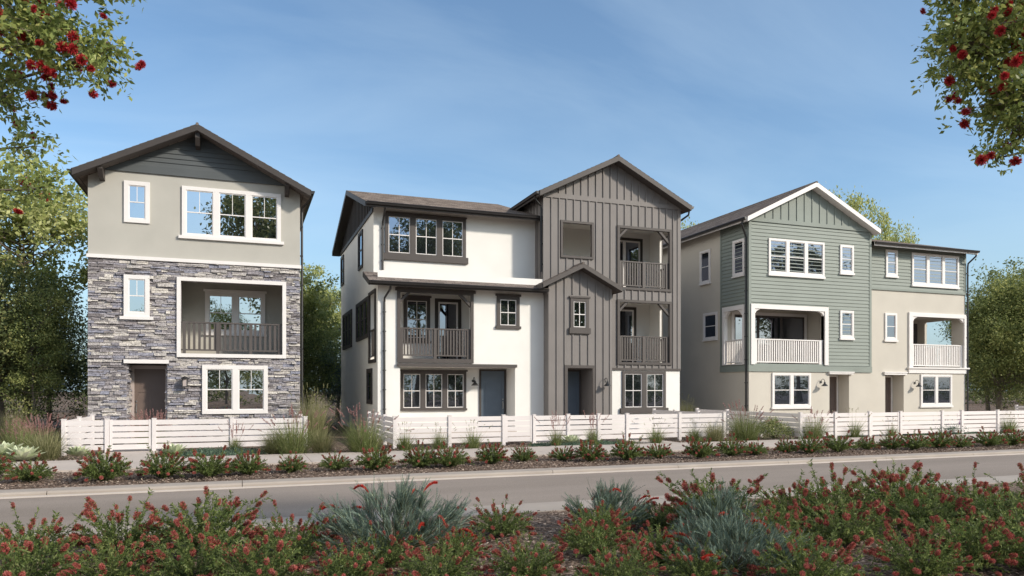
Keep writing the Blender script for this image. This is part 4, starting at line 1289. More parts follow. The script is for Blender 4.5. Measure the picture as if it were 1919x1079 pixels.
fence('white board fence wrapping the front yard of the stone house', 22.0, -4.37, 1.72, 25.9, [-4.37, -3.37, -2.24, -0.27, 1.72], gate=-3.37)
fence('white board fence wrapping the front yard of the white stucco house', 21.3, 4.18, 15.66, 25.9, [4.18, 5.84, 7.56, 8.57, 9.74, 10.82, 11.86, 13.87, 15.66], gate=7.56)
fence('white board fence running along the front of the green and cream house', 20.05, 17.85, 36.9, 26.1, [17.85, 19.35, 20.9, 22.35, 24.4, 25.4, 27.3, 29.2, 31.1, 33.0, 34.9, 36.9], gate=20.9)

# ------------------------------------------------------------------ vegetation builders (numpy)


def norm(a):
    return a / (np.linalg.norm(a, axis=-1, keepdims=True) + 1e-9)


def leaf_quads(base, dirn, side, length, width, fold=0.15):
    """rhombic leaves: base, side, tip, side"""
    nrm = norm(np.cross(dirn, side))
    L_ = length[:, None]; W_ = width[:, None]
    mid = base + dirn * L_ * 0.45
    v = np.stack([base, mid + side * W_ / 2 + nrm * W_ * fold, base + dirn * L_, mid - side * W_ / 2 + nrm * W_ * fold], 1)
    n = len(base)
    return v.reshape(-1, 3), np.arange(n * 4).reshape(-1, 4)


def rand_dirs(r, n):
    return norm(r.normal(size=(n, 3)))


def perp(r, d):
    return norm(np.cross(d, rand_dirs(r, len(d))))


def blob_leaves(r, centers, rad, per, lsize, asp=0.55, up=0.3, flat=0.6, var_by_height=0.0):
    """clusters of leaves round the twig tips"""
    n = len(centers) * per
    c = np.repeat(centers, per, 0); rr = np.repeat(rad, per)
    off = r.normal(size=(n, 3)) * 0.5; off[:, 2] *= flat
    p = c + off * rr[:, None]
    d = norm(off * 0.8 + rand_dirs(r, n) + np.array([0, 0, up - 0.35]))
    L_ = lsize * r.uniform(0.6, 1.3, n)
    v, f = leaf_quads(p, d, perp(r, d), L_, L_ * asp)
    cl = np.repeat(r.uniform(-0.2, 0.2, len(centers)), per)
    var = np.clip(r.normal(0.5, 0.2, n) + cl, 0, 1)
    return v, f, var


def make_tree(name, seed, H, z0, R, nc, per, lsize, leafm, trunk_r=0.16, squash=1.0, rad=0.75, label='', cat='tree', lean=0.0, shell=0.55, nl=7, group=None):
    """tapered trunk, limbs to every clump, crown of leaf clumps with gaps"""
    r = np.random.default_rng(seed)
    t = thing(name, label, cat, (0, 0, 0), group)
    cz = (H + z0) / 2; hz = (H - z0) / 2
    cs = []
    lob = [(np.array([r.uniform(-.5, .5) * R, r.uniform(-.5, .5) * R, r.uniform(-.45, .6) * hz]), r.uniform(0.45, 0.75)) for _ in range(nl)]
    lob.append((np.zeros(3), 0.7))
    while len(cs) < nc:
        lc, ls = lob[r.integers(len(lob))]
        d = rand_dirs(r, 1)[0] * (r.uniform(shell, 1.0)) * ls
        p = lc + d * np.array([R, R, hz])
        if (p[0] / R) ** 2 + (p[1] / R) ** 2 + (p[2] / hz) ** 2 < 1.15 and cz + p[2] > z0 * 0.9:
            cs.append(p + np.array([0, 0, cz]))
    cs = np.array(cs)
    tm = MB()
    top = np.array([lean, 0, z0 + (H - z0) * 0.62])
    path = [np.array([0, 0, -0.1])]
    for k in range(1, 7):
        q_ = k / 6
        path.append(np.array([lean * q_ + r.normal() * 0.06 * H / 8, r.normal() * 0.06 * H / 8, top[2] * q_]))
    tm.tube(path, [trunk_r * (1.15 - 0.95 * k / 6) for k in range(7)], 8)
    path = np.array(path)
    for c in cs[:: max(1, len(cs) // 60)]:
        hsel = min(max(c[2] - r.uniform(0.2, 0.5) * np.hypot(c[0], c[1]) - 0.3, z0 * 0.55), top[2])
        k = int(min(5, hsel / top[2] * 6)); a = path[k] + (path[k + 1] - path[k]) * (hsel / top[2] * 6 - k)
        m1 = a * 0.6 + c * 0.4 + r.normal(size=3) * 0.12 + np.array([0, 0, -0.08 * np.linalg.norm(c - a)])
        m2 = a * 0.25 + c * 0.75 + r.normal(size=3) * 0.1
        rr = trunk_r * 0.3
        tm.tube([a, m1, m2, c], [rr, rr * 0.7, rr * 0.42, 0.012], 5, cap=False)
    tm.build('trunk', M_BARK, t)
    v, f, var = blob_leaves(r, cs, r.uniform(0.6, 1.15, len(cs)) * rad, per, lsize, flat=0.75)
    np_obj('crown', v, f, var, leafm, t)
    return t


def place(o, x, y, rz=0.0, sc=1.0, label=None, z=0.0, szk=1.0):
    o.location = (x, y, z); o.rotation_euler = (0, 0, rz); o.scale = (sc, sc, sc * szk)
    if label:
        o['label'] = label
    return o


GT = 'trees behind the houses'
maple = make_tree('maple_tree', 3, 11.2, 3.6, 3.6, 135, 115, 0.2, M_LF_MAPLE, 0.13, rad=0.66, label='airy yellow-green maple rising at the left of the stone house', group=GT)
broad = make_tree('broadleaf_tree', 8, 10.0, 0.6, 3.7, 240, 135, 0.16, M_LF_MID, 0.16, rad=0.8, label='x', nl=10, group=GT)
dark = make_tree('evergreen_tree', 15, 7.6, 0.2, 3.0, 200, 120, 0.13, M_LF_DARK, 0.12, rad=0.72, label='x', nl=9, group=GT)
blue = make_tree('bluish_tree', 23, 9.0, 0.8, 3.4, 200, 140, 0.12, M_LF_BLUE, 0.14, rad=0.75, label='x', nl=9, group=GT)
slim = make_tree('slender_tree', 31, 10.5, 1.2, 2.3, 130, 115, 0.14, M_LF_MID, 0.1, rad=0.6, label='x', nl=8, group=GT)
behind = [  # proto, x, y, rot, scale, z-scale, label
    (maple, -7.9, 33.0, 0.4, 0.97, 1.0, 'airy yellow-green maple rising above the dark trees left of the stone house'),
    (maple, -13.5, 34.5, 2.1, 0.95, 1.0, 'yellow-green maple cut by the left edge of the photo'),
    (dark, -8.0, 30.5, 1.0, 0.92, 1.0, 'dark dense tree right beside the stone house left wall'),
    (dark, -11.8, 29.0, 3.0, 1.05, 1.0, 'dark dense tree behind the tall grasses at the left edge'),
    (dark, -8.0, 37.5, 0.3, 0.8, 1.0, 'dark tree seen in the gap between the dark trees and the stone house'),
    (dark, -11.5, 40.0, 1.3, 0.9, 1.0, 'dark tree standing deep behind the left group of trees'),
    (broad, -6.2, 43.0, 2.3, 0.62, 1.0, 'green tree just left of the stone house, far behind its wall'),
    (slim, -6.6, 28.6, 0.5, 0.52, 1.0, 'small light green tree with pale trunks at the stone house corner'),
    (broad, -15.5, 35.0, 2.0, 0.85, 1.0, 'mid green tree filling the far left edge behind the dark ones'),
    (dark, -18.0, 33.0, 4.0, 1.2, 1.0, 'dark tree outside the left edge of the photo'),
    (maple, 3.2, 40.5, 1.3, 0.76, 1.0, 'yellow-green tree whose top shows beside the stone house right wall'),
    (maple, 5.3, 45.0, 0.2, 0.82, 0.85, 'yellow-green tree in the gap, touching the white house side wall'),
    (broad, 2.6, 39.0, 2.2, 0.6, 1.0, 'mid green tree filling the lower gap between stone and white houses'),
    (blue, 4.8, 39.5, 2.9, 0.5, 1.0, 'small bluish tree low in the gap between stone and white houses'),
    (broad, 1.0, 50.0, 3.9, 0.95, 1.0, 'green tree far back in the gap behind the stone house'),
    (maple, 29.6, 44.0, 0.9, .75, 1.62, 'green treetop showing above the roof between the brown wing and green house'),
    (maple, 41.7, 42.0, 1.9, .82, 1.78, 'yellow-green treetop rising behind the green house gable, right slope'),
    (maple, 46.3, 42.0, 3.3, .6, 2.1, 'yellow-green treetop just above the low right roof of the green house'),
    (broad, 46.6, 34.0, 0.0, 0.95, 1.0, 'leafy green tree standing right of the green house, nearest its drainpipe'),
    (blue, 53.5, 40.0, 1.7, 1.05, 1.0, 'bluish grey tree between green trees at the right edge'),
    (broad, 47.5, 32.5, 2.5, 1.02, 1.0, 'bright green tree at the right edge behind the fence'),
    (broad, 56.0, 38.0, 4.4, 1.2, 1.0, 'tall green tree cut off by the right edge of the photo'),
    (slim, 52.5, 38.5, 0.8, 1.05, 1.0, 'slender pale green treetop at the upper right edge of the right trees'),
    (dark, 50.5, 37.0, 5.0, 0.85, 1.0, 'dark tree low behind the right corner of the green house'),
    (broad, 58.0, 36.0, 1.1, 1.1, 1.0, 'green tree beyond the right edge of the photo'),
]
used = set()
for proto, x, y, rz, sc, zs, lab in behind:
    o = proto if proto.name not in used else copy_tree(proto)
    used.add(proto.name)
    place(o, x, y, rz, sc, lab, szk=zs)
# trees across the street, behind the camera: they shade the near bed and mirror in the windows
G2 = 'street trees behind the viewer'
street = make_tree('street_tree', 41, 14.5, 4.2, 5.0, 190, 95, 0.27, M_LF_DARK, 0.22, rad=0.95, label='street tree across the road, mirrored in the stone house windows', nl=9, shell=0.3, group=G2)
st = [(3.0, -30, 0.0, 1.65), (20.0, -31, 2.0, 1.6), (47.0, -30, 4.0, 1.5), (74.0, -31, 5.0, 1.55), (26.5, -17, 3.0, 1.0), (34.0, -18, 1.2, 1.0), (20.0, -6.5, 0.7, 0.62)]
sl_ = ['mirrored in the stone house windows', 'mirrored in the white house upper windows', 'mirrored in the brown wing windows', 'mirrored in the green house upper windows', 'shading the middle of the near bed', 'shading the right of the near bed', 'small and closest to the near bed']
for i, (x, y, rz, sc) in enumerate(st):
    o = street if i == 0 else copy_tree(street)
    place(o, x, y, rz, sc, 'street tree behind the viewer, ' + sl_[i])


for k, (x, y, sc) in enumerate([(9, -27, 1.1), (14, -29, 1.0), (24, -28, 1.15), (29, -30, 1.0), (39, -29, 1.1), (44, -27, .95), (52, -29, 1.05), (-6, -29, .8)]):
    o = copy_tree(dark); place(o, x, y, k * 1.1, sc, 'dense tree behind the viewer, ' + ['first right of the tall stone-house tree', 'between two tall street trees', 'just right of the second tall tree', 'midway between tall trees', 'left of the third tall tree', 'close before the third tall tree', 'right of the third tall tree', 'the farthest left one'][k])
    o['group'] = G2
for k, (p, x, y, sc, lab) in enumerate([(broad, -1.5, -27, 1.12, 'leafy tree behind the viewer mirrored in the stone house ground window'),
                                        (broad, -10.0, -25, .95, 'leafy tree behind the viewer mirrored in the small stone house window')]):
    o = copy_tree(p); place(o, x, y, k * 2.1, sc, lab); o['group'] = G2
rt = np.random.default_rng(77)
ncl = 1500
cx_ = rt.uniform(-70, 150, ncl); cy_ = rt.uniform(62, 72, ncl)
hh_ = 3.6 + 1.2 * np.sin(cx_ * .35) + .9 * np.sin(cx_ * .83 + 1)
cc_ = np.stack([cx_, cy_, hh_ * rt.uniform(0, 1, ncl) ** .7], 1)
v, f, va = blob_leaves(rt, cc_, np.full(ncl, 1.0), 42, .34)
o = np_obj('far_treeline', v, f, va, M_LF_DARK)
tag(o, 'low dark line of distant trees closing the view behind the houses', 'trees', kind='stuff')


cx2 = rt.uniform(-60, 130, 900)
cc_ = np.stack([cx2, rt.uniform(-52, -44, 900), (3.2 + np.sin(cx2 * .3) + .8 * np.sin(cx2 * .9)) * rt.uniform(0, 1, 900) ** .7], 1)
v, f, va = blob_leaves(rt, cc_, np.full(900, 1.0), 40, .34)
o = np_obj('far_treeline', v, f, va, M_LF_DARK)
tag(o, 'low dark line of distant trees far behind the viewer', 'trees', kind='stuff')


# ---- bottlebrush shrubs
def spike_mesh(seed, L_=0.095, R_=0.030, n=300):
    r = np.random.default_rng(seed)
    z = r.uniform(0, L_, n); th = r.uniform(0, 2 * PI, n)
    out = np.stack([np.cos(th), np.sin(th), r.uniform(0.1, 0.5, n)], 1); out = norm(out)
    base = np.stack([np.zeros(n), np.zeros(n), z], 1)
    prof = R_ * np.sqrt(np.clip(1 - ((z / L_ - 0.5) * 1.7) ** 2, 0.15, 1)) * r.uniform(0.75, 1.1, n)
    sd = perp(r, out)
    w_ = 0.0028
    v = np.stack([base - sd * w_ / 2, base + sd * w_ / 2, base + out * prof[:, None] + sd * w_ * 0.6, base + out * prof[:, None] - sd * w_ * 0.6], 1).reshape(-1, 3)
    return v, np.arange(n * 4).reshape(-1, 4), np.clip(r.normal(0.55, 0.25, n), 0, 1)


spike_me = []
for sd_ in (1, 2):
    v, f, va = spike_mesh(sd_)
    o = np_obj('flower_spike', v, f, va, M_BOTR)
    spike_me.append(o.data); bpy.data.objects.remove(o)


def make_bottlebrush(seed, nst=96, R=0.52, H=0.50, nspk=46, name='bottlebrush_shrub', lv=64):
    r = np.random.default_rng(seed)
    t = thing(name, 'x', 'shrub')
    tm = MB(); tips = []; B = []; D = []
    for k in range(nst):
        az = k * 2.399963 + r.uniform(-.3, .3)
        tilt = math.acos(1 - (k + .5) / nst * .98) * r.uniform(.9, 1.05)       # spread evenly over a dome
        tall = r.random() < 0.14 and tilt < .9
        Ls = r.uniform(0.86, 1.1) * (1.35 if tall else 1)
        b = np.array([math.cos(az), math.sin(az), 0]) * r.uniform(0, 0.07)
        e = np.array([math.sin(tilt) * math.cos(az) * R, math.sin(tilt) * math.sin(az) * R, math.cos(tilt) * H * .9 + .07]) * Ls
        arch = np.array([0, 0, .10 * math.sin(tilt) * H / .5])
        pts = [b + e * s_ + arch * 4 * s_ * (1 - s_) * .8 + r.normal(size=3) * 0.008 for s_ in (0, .33, .66, 1)]
        tm.tube(pts, [.005, .004, .003, .002], 3, cap=False)
        pts = np.array(pts)
        n = lv
        s_ = r.uniform(0.12, 1.06, n) ** .8; x_ = np.clip(s_ * 3, 0, 2.999); i = x_.astype(int); fr = (s_ * 3 - i)[:, None]
        p = pts[i] + (pts[i + 1] - pts[i]) * fr
        ax = norm(pts[3] - pts[1])
        dd = norm(ax * 0.8 + rand_dirs(r, n) * 0.85)
        B.append(p); D.append(dd)
        tips.append((pts[2] * 0.25 + pts[3] * 0.75, ax, tilt))
    tm.build('stems', M_STEM, t)
    B = np.concatenate(B); D = np.concatenate(D); n = len(B)
    L_ = r.uniform(0.028, 0.058, n)
    v, f = leaf_quads(B, D, perp(r, D), L_, L_ * 0.30, 0.1)
    np_obj('foliage', v, f, np.clip(r.normal(0.5, 0.23, n), 0, 1), M_BOTL, t)
    idx = r.permutation(nst)[:nspk]
    for k in idx:
        p, ax, tl = tips[k]
        o = bpy.data.objects.new('flower_spike', spike_me[int(r.integers(2))])
        C.objects.link(o); o.parent = t
        sink = r.uniform(-0.03, 0.07)
        o.location = Vector(p) - Vector(ax) * sink
        o.rotation_euler = Vector(ax).to_track_quat('Z', 'Y').to_euler()
        k_ = r.uniform(0.75, 1.2); o.scale = (k_, k_, k_ * r.uniform(0.8, 1.15))
    return t


botts = [make_bottlebrush(51), make_bottlebrush(52, 90, 0.55, 0.47, 42), make_bottlebrush(53, 104, 0.48, 0.54, 48),
         make_bottlebrush(54, 90, 0.42, 0.46, 34, lv=80), make_bottlebrush(55, 84, 0.45, 0.43, 28, lv=80), make_bottlebrush(56, 88, 0.38, 0.46, 36, lv=80)]
bcount = [0] * 6


def put_bott(i, x, y, sc, rz, label, group):
    o = botts[i] if bcount[i] == 0 else copy_tree(botts[i])
    bcount[i] += 1
    place(o, x, y, rz, sc, label)
    o['group'] = group
    return o


# far row in the strip between kerb and sidewalk: shrubs are told apart by what stands behind them
G3 = 'red flowering shrubs in the strip along the sidewalk'
far = [
    (-4.55, 16.6, 1.0, 'shrub of the sidewalk strip cut by the left edge of the photo'),
    (-3.64, 15.7, 0.86, 'low shrub in the strip, in front of the agaves at the left'),
    (-2.41, 15.35, 1.12, 'big shrub in the strip at the left end of the stone house fence'),
    (-1.4, 15.45, 1.05, 'shrub in the strip just right of the stone house gate path'),
    (-0.58, 15.35, 1.02, 'shrub in the strip in front of the agave by the stone house fence'),
    (0.11, 15.5, 0.92, 'shrub in the strip in front of the thin pink grass by the first fence'),
    (0.96, 15.65, 0.72, 'small shrub in the strip, alone before the right end of the first fence'),
    (1.84, 15.7, 0.74, 'small shrub in the strip before the wide grass clump between the fences'),
    (2.63, 15.45, 1.0, 'shrub in the strip before the tall pinkish grass at the white house corner'),
    (3.64, 15.65, 0.95, 'shrub in the strip below the left corner post of the second fence'),
    (4.24, 15.45, 0.98, 'shrub in the strip touching the one below the second fence corner post'),
    (5.33, 15.8, 0.93, 'shrub in the strip before the grass tuft left of the white house gate'),
    (6.21, 16.1, 0.72, 'low shrub in the strip, in front of the white house gate path'),
    (7.17, 16.0, 0.72, 'low shrub in the strip, first one right of the white house gate path'),
    (7.71, 15.6, 1.0, 'shrub in the strip right in front of the agave of the white house'),
    (8.68, 15.55, 1.02, 'shrub in the strip under the brown porch bay right corner'),
    (9.62, 15.7, 0.78, 'small shrub in the strip before the brown wing ground floor window'),
    (10.61, 15.4, 1.02, 'shrub in the strip before the right end of the white house'),
    (11.71, 15.6, 0.95, 'shrub in the strip before the right corner post of the second fence'),
    (12.42, 15.6, 0.75, 'small shrub in the strip before the big clumps between the last fences'),
    (13.62, 15.85, 0.72, 'small shrub in the strip in front of the variegated bush'),
    (14.14, 15.55, 0.95, 'shrub in the strip left of the clump at the third fence corner'),
    (15.21, 15.65, 1.02, 'taller shrub in the strip under the green house first front door'),
    (16.48, 15.9, 0.76, 'small shrub in the strip before the third fence gate'),
    (17.29, 15.8, 0.85, 'shrub in the strip just right of the third fence gate'),
    (17.8, 15.5, 1.0, 'shrub in the strip left of the purple blooms'),
    (18.94, 15.65, 1.0, 'shrub in the strip right below the purple blooms'),
    (19.69, 15.6, 0.8, 'small shrub in the strip below the green house right corner'),
    (20.88, 15.6, 1.02, 'shrub in the strip, second from the right edge of the photo'),
    (21.9, 15.6, 0.98, 'shrub in the strip nearest the right edge of the photo'),
]
for k, (x, y, sc, lab) in enumerate(far):
    put_bott(3 + k % 3, x, y, sc * 0.96, k * 1.7, lab, G3)
G4 = 'red flowering shrubs in the near bed'
near = [
    (-1.97, 8.45, 1.05, 'near-bed shrub at the far left, back row by the kerb'),
    (-1.13, 8.30, 1.12, 'near-bed shrub with a tall tip, second along the kerb from the left'),
    (-0.33, 8.10, 1.15, 'near-bed shrub with a tall tip, third along the kerb from the left'),
    (0.45, 7.6, 1.05, 'near-bed shrub touching the left side of the big blue-green plant'),
    (-1.72, 7.15, 1.0, 'near-bed shrub filling the bottom left corner of the photo'),
    (-1.05, 6.95, 0.95, 'near-bed shrub at the bottom edge, second from the left corner'),
    (-0.40, 6.95, 1.05, 'near-bed shrub at the bottom edge, third from the left corner'),
    (0.15, 6.55, 0.9, 'near-bed shrub at the bottom edge left of the big blue-green plant'),
    (0.85, 6.35, 0.8, 'low near-bed shrub in front of the big blue-green plant'),
    (2.82, 8.0, 0.78, 'small near-bed shrub alone before the bare kerb in the middle'),
    (3.32, 6.7, 0.95, 'near-bed shrub right below the middle blue-green plant'),
    (2.35, 6.0, 0.8, 'near-bed shrub at the bottom edge in the middle'),
    (1.6, 6.15, 0.78, 'near-bed shrub at the bottom edge just left of the middle'),
    (3.0, 5.55, 0.85, 'near-bed shrub at the bottom edge under the middle blue-green plant'),
    (5.3, 7.45, 1.2, 'big near-bed shrub with a tall tip before the road, right of the middle'),
    (3.75, 5.5, 0.8, 'near-bed shrub at the bottom edge in front of the right blue-green plant'),
    (7.05, 7.35, 1.2, 'tall near-bed shrub under the green house door, back row'),
    (8.15, 7.35, 1.2, 'tall near-bed shrub under the purple blooms, back row'),
    (8.95, 6.95, 1.15, 'near-bed shrub in the back row, second from the right edge'),
    (9.5, 6.3, 1.15, 'near-bed shrub in the back row cut by the right edge'),
    (5.4, 6.45, 0.95, 'near-bed shrub right of the right-hand blue-green plant'),
    (6.15, 6.25, 1.05, 'near-bed shrub in the middle row, left of the bare mulch patch'),
    (7.35, 6.3, 1.1, 'near-bed shrub in the middle row behind the bare mulch patch'),
    (7.9, 5.7, 1.15, 'near-bed shrub in the middle row toward the right edge'),
    (4.55, 5.0, 0.95, 'near-bed shrub at the bottom edge left of the bare mulch patch'),
    (5.65, 4.85, 0.95, 'near-bed shrub at the bottom edge right of the bare mulch patch'),
    (6.35, 5.0, 1.0, 'near-bed shrub in the bottom right, second from the corner'),
    (6.95, 4.75, 1.1, 'near-bed shrub filling the bottom right corner of the photo'),
    (8.6, 5.0, 1.1, 'near-bed shrub just outside the right edge of the photo'),
    (3.75, 7.35, 0.78, 'near-bed shrub growing into the front of the kerbside blue-green plant'),
    (4.75, 7.75, 0.85, 'near-bed shrub right against the kerbside blue-green plant'),
    (5.0, 5.75, 0.75, 'near-bed shrub growing into the right side of the low blue-green plant'),
    (3.75, 6.15, 0.7, 'near-bed shrub growing into the left side of the low blue-green plant'),
    (1.25, 6.95, 0.8, 'near-bed shrub growing into the front of the largest blue-green plant'),
    (6.5, 7.45, 0.95, 'near-bed shrub in the back row between two tall ones'),
    (2.0, 6.95, 0.75, 'low near-bed shrub between the two larger blue-green plants'),
]
for k, (x, y, sc, lab) in enumerate(near):
    put_bott((k * 2 + 1) % 3, x, y, sc * (0.84 if x < 5 else 0.91) * (0.9 + 0.2 * ((k * 7) % 5) / 4), k * 2.3 + 0.7, lab, G4)


# ---- grevillea: blue-green feathery fronds, red toothbrush flowers
def make_grevillea(seed, R, H, nst, nfl, label):
    r = np.random.default_rng(seed)
    t = thing('grevillea', label, 'shrub', group='blue-green feathery plants in the near bed')
    tm = MB(); B = []; D = []; LL = []; SD = []; tips = []
    for k in range(nst):
        az = r.uniform(0, 2 * PI); tilt = r.uniform(0.05, 1.5) if k % 2 else r.uniform(.8, 1.55)
        Ls = r.uniform(0.8, 1.08)
        hor = R * math.sin(tilt) * Ls; ver = H * (math.cos(tilt) ** 0.8 * 0.95 + 0.10) * Ls
        e = np.array([math.cos(az) * hor, math.sin(az) * hor, ver])
        m_ = e * 0.5 + np.array([0, 0, 0.03 - 0.06 * math.sin(tilt)]) + r.normal(size=3) * 0.03
        q1 = e * 0.8 + np.array([0, 0, -0.03]) + r.normal(size=3) * 0.02
        tm.tube([np.zeros(3), m_, q1], [.007, .005, .003], 3, cap=False)
        # several fronds toward the tip
        for j in range(7):
            s_ = r.uniform(0.25, 1.0)
            st_ = (m_ * (1 - s_) + e * s_) if s_ > .4 else m_ * s_ / .4
            ax = norm(norm(e) * .75 + np.array([0, 0, 0.42]) + r.normal(size=3) * 0.26)
            Lf = r.uniform(0.16, 0.28)
            n = 19
            s2 = np.repeat(np.linspace(0.1, 1, n), 2)
            sgn = np.tile([-1, 1], n)
            sd = norm(np.cross(ax, r.normal(size=3)))
            p = st_ + ax * (s2 * Lf)[:, None] + np.outer(s2 ** 2, r.normal(size=3)) * .035
            d = norm(ax * 0.9 + sd * sgn[:, None] * 0.55 + r.normal(size=(2 * n, 3)) * 0.07)
            B.append(p); D.append(d); LL.append(0.055 * (1 - 0.4 * s2) * r.uniform(0.85, 1.15)); SD.append(np.tile(norm(np.cross(ax, sd)), (2 * n, 1)))
            tm.tube([st_, st_ + ax * Lf], [.0022, .001], 3, cap=False)
        tips.append((e, norm(e)))
    tm.build('stems', M_STEM, t)
    B = np.concatenate(B); D = np.concatenate(D); LL = np.concatenate(LL); SD = np.concatenate(SD)
    v, f = leaf_quads(B, D, norm(np.cross(D, SD)) * 0.6 + SD * 0.8, LL, LL * 0 + 0.0056, 0.0)
    np_obj('foliage', v, f, np.clip(r.normal(0.5, 0.22, len(B)), 0, 1), M_GREV, t)
    for k in range(nfl):
        e, dn = tips[int(r.integers(len(tips)))]
        L_ = r.uniform(0.18, 0.28); n = 230
        az = math.atan2(e[1], e[0]) + r.uniform(-.9, .9)
        s_ = np.sort(r.uniform(0, 1, n))
        cur = np.stack([np.cos(az) * s_ * L_, np.sin(az) * s_ * L_, 0.35 * L_ * s_ * (1 - s_) * 2 + r.uniform(-.3, .5) * L_ * s_], 1)
        out = norm(np.stack([-math.sin(az) * r.normal(0, .35, n), math.cos(az) * r.normal(0, .35, n), np.ones(n)], 1) + r.normal(size=(n, 3)) * .25)
        ln = r.uniform(0.028, 0.046, n)
        v, f = leaf_quads(cur - out * .006, out, perp(r, out), ln, ln * 0 + 0.008, 0.1)
        o = np_obj('toothbrush_flower', v, f, np.clip(r.normal(.5, .25, n), 0, 1), M_GREVR, t)
        o.location = e * np.array([.98, .98, 1.0]) + np.array([0, 0, 0.04])
    return t


gv = make_grevillea(61, 0.82, 0.60, 130, 14, 'largest blue-green feathery plant with red flowers, left of centre')
place(gv, 1.5, 7.6, 0.4, 0.93)
gv2 = make_grevillea(62, 0.62, 0.50, 75, 9, 'blue-green feathery plant against the kerb right of centre')
place(gv2, 4.15, 8.0, 1.0, 0.84)
gv3 = make_grevillea(63, 0.72, 0.40, 100, 6, 'low blue-green feathery plant near the bottom edge, right of centre')
place(gv3, 4.35, 5.75, 2.0, 0.86)
gv4 = make_grevillea(64, 0.4, 0.4, 50, 2, 'smallest blue-green feathery plant behind the low one right of centre')
place(gv4, 5.05, 6.95, 0.0, 1.0)


# ---- grasses
def blades(r, n, R0, H, spread, wid, droop, segs=4, hv=0.25):
    az = r.uniform(0, 2 * PI, n); rad = R0 * np.sqrt(r.uniform(0, 1, n))
    b = np.stack([np.cos(az) * rad, np.sin(az) * rad, np.zeros(n)], 1)
    az2 = az + r.normal(0, .5, n)
    lean = np.abs(r.normal(0, spread, n)); h = H * r.uniform(1 - hv * 1.6, 1 + hv * 0.5, n)
    dirh = np.stack([np.cos(az2), np.sin(az2), np.zeros(n)], 1)
    sd = np.stack([-np.sin(az2), np.cos(az2), np.zeros(n)], 1)
    sd = norm(sd + dirh * r.normal(0, .6, n)[:, None])
    V = []
    for k in range(segs + 1):
        s_ = k / segs
        p = b + dirh * (np.sin(lean) * h * s_ + droop * h * s_ ** 2.6 * np.sin(lean))[:, None] + np.array([0, 0, 1.0]) * (np.cos(lean) * h * s_ - droop * h * 0.7 * s_ ** 3 * (0.3 + np.sin(lean)))[:, None]
        w_ = wid * (1 - s_) ** 0.7 + 0.0006
        V.append(p - sd * w_ / 2); V.append(p + sd * w_ / 2)
    V = np.stack(V, 1)                     # n, 2(segs+1), 3
    m_ = 2 * (segs + 1)
    f = []
    for k in range(segs):
        f.append(np.array([2 * k, 2 * k + 1, 2 * k + 3, 2 * k + 2]))
    F_ = (np.arange(n)[:, None, None] * m_ + np.array(f)[None]).reshape(-1, 4)
    var = np.repeat(np.clip(r.normal(.5, .22, n), 0, 1), segs)
    tip = (V[:, -1] + V[:, -2]) / 2; pre = (V[:, -4] + V[:, -3]) / 2
    return V.reshape(-1, 3), F_, var, tip, pre


def make_grass(name, seed, H, R, n, spread, bladem, plumes=0, plume_h=1.4, plumem=None, wid=0.008, droop=0.5, label='', cat='grass clump', pl=0.16, group=None, kp=80):
    r = np.random.default_rng(seed)
    t = thing(name, label, cat, group=group)
    v, f, var, _, _ = blades(r, n, R, H, spread, wid, droop)
    np_obj('blades', v, f, var, bladem, t)
    if plumes:
        v, f, var, tip, pre = blades(r, plumes, R * .6, H * plume_h, spread * 0.8, 0.004, droop * .35, hv=.2)
        np_obj('stalks', v, f, var, bladem if plumem is None else plumem, t)
        k = kp
        ax = norm(tip - pre)
        c = np.repeat(tip, k, 0); a = np.repeat(ax, k, 0); s_ = r.uniform(-1, 0.05, len(c))
        d = norm(a + rand_dirs(r, len(c)) * .8)
        L_ = np.full(len(c), .032) * r.uniform(.5, 1.2, len(c))
        v, f = leaf_quads(c + a * (s_ * pl)[:, None], d, perp(r, d), L_, L_ * .3, 0)
        np_obj('plumes', v, f, np.clip(r.normal(.5, .25, len(c)), 0, 1), plumem or bladem, t)
    return t


G5 = 'grass clumps behind the sidewalk'
gr_big = make_grass('grass_clump', 71, 1.0, 0.30, 900, 0.52, M_GR_G, 34, 1.22, M_GR_R, label='x', group=G5)
gr_round = make_grass('grass_clump', 72, 0.80, 0.20, 850, 0.68, M_GR_T, 0, label='x', group=G5)
gr_small = make_grass('grass_clump', 73, 0.52, 0.12, 420, 0.50, M_GR_G, 16, 1.5, M_GR_T, label='x', wid=.007, pl=.07, group=G5, kp=14)
gr_pink = make_grass('plume_grass', 74, 0.62, 0.12, 330, 0.30, M_GR_G, 18, 1.75, M_GR_R, label='x', wid=.007, pl=.22, droop=.5, group=G5)
gr_tall = make_grass('grass_clump', 75, 1.7, 0.35, 700, 0.26, M_GR_T, 22, 1.1, M_GR_T, label='x', wid=.01, droop=.35, group=G5)
gr_mass = make_grass('plume_grass', 76, 0.75, 0.35, 420, 0.5, M_GR_G, 90, 1.35, M_GR_R, label='x', pl=.2, group=G5)
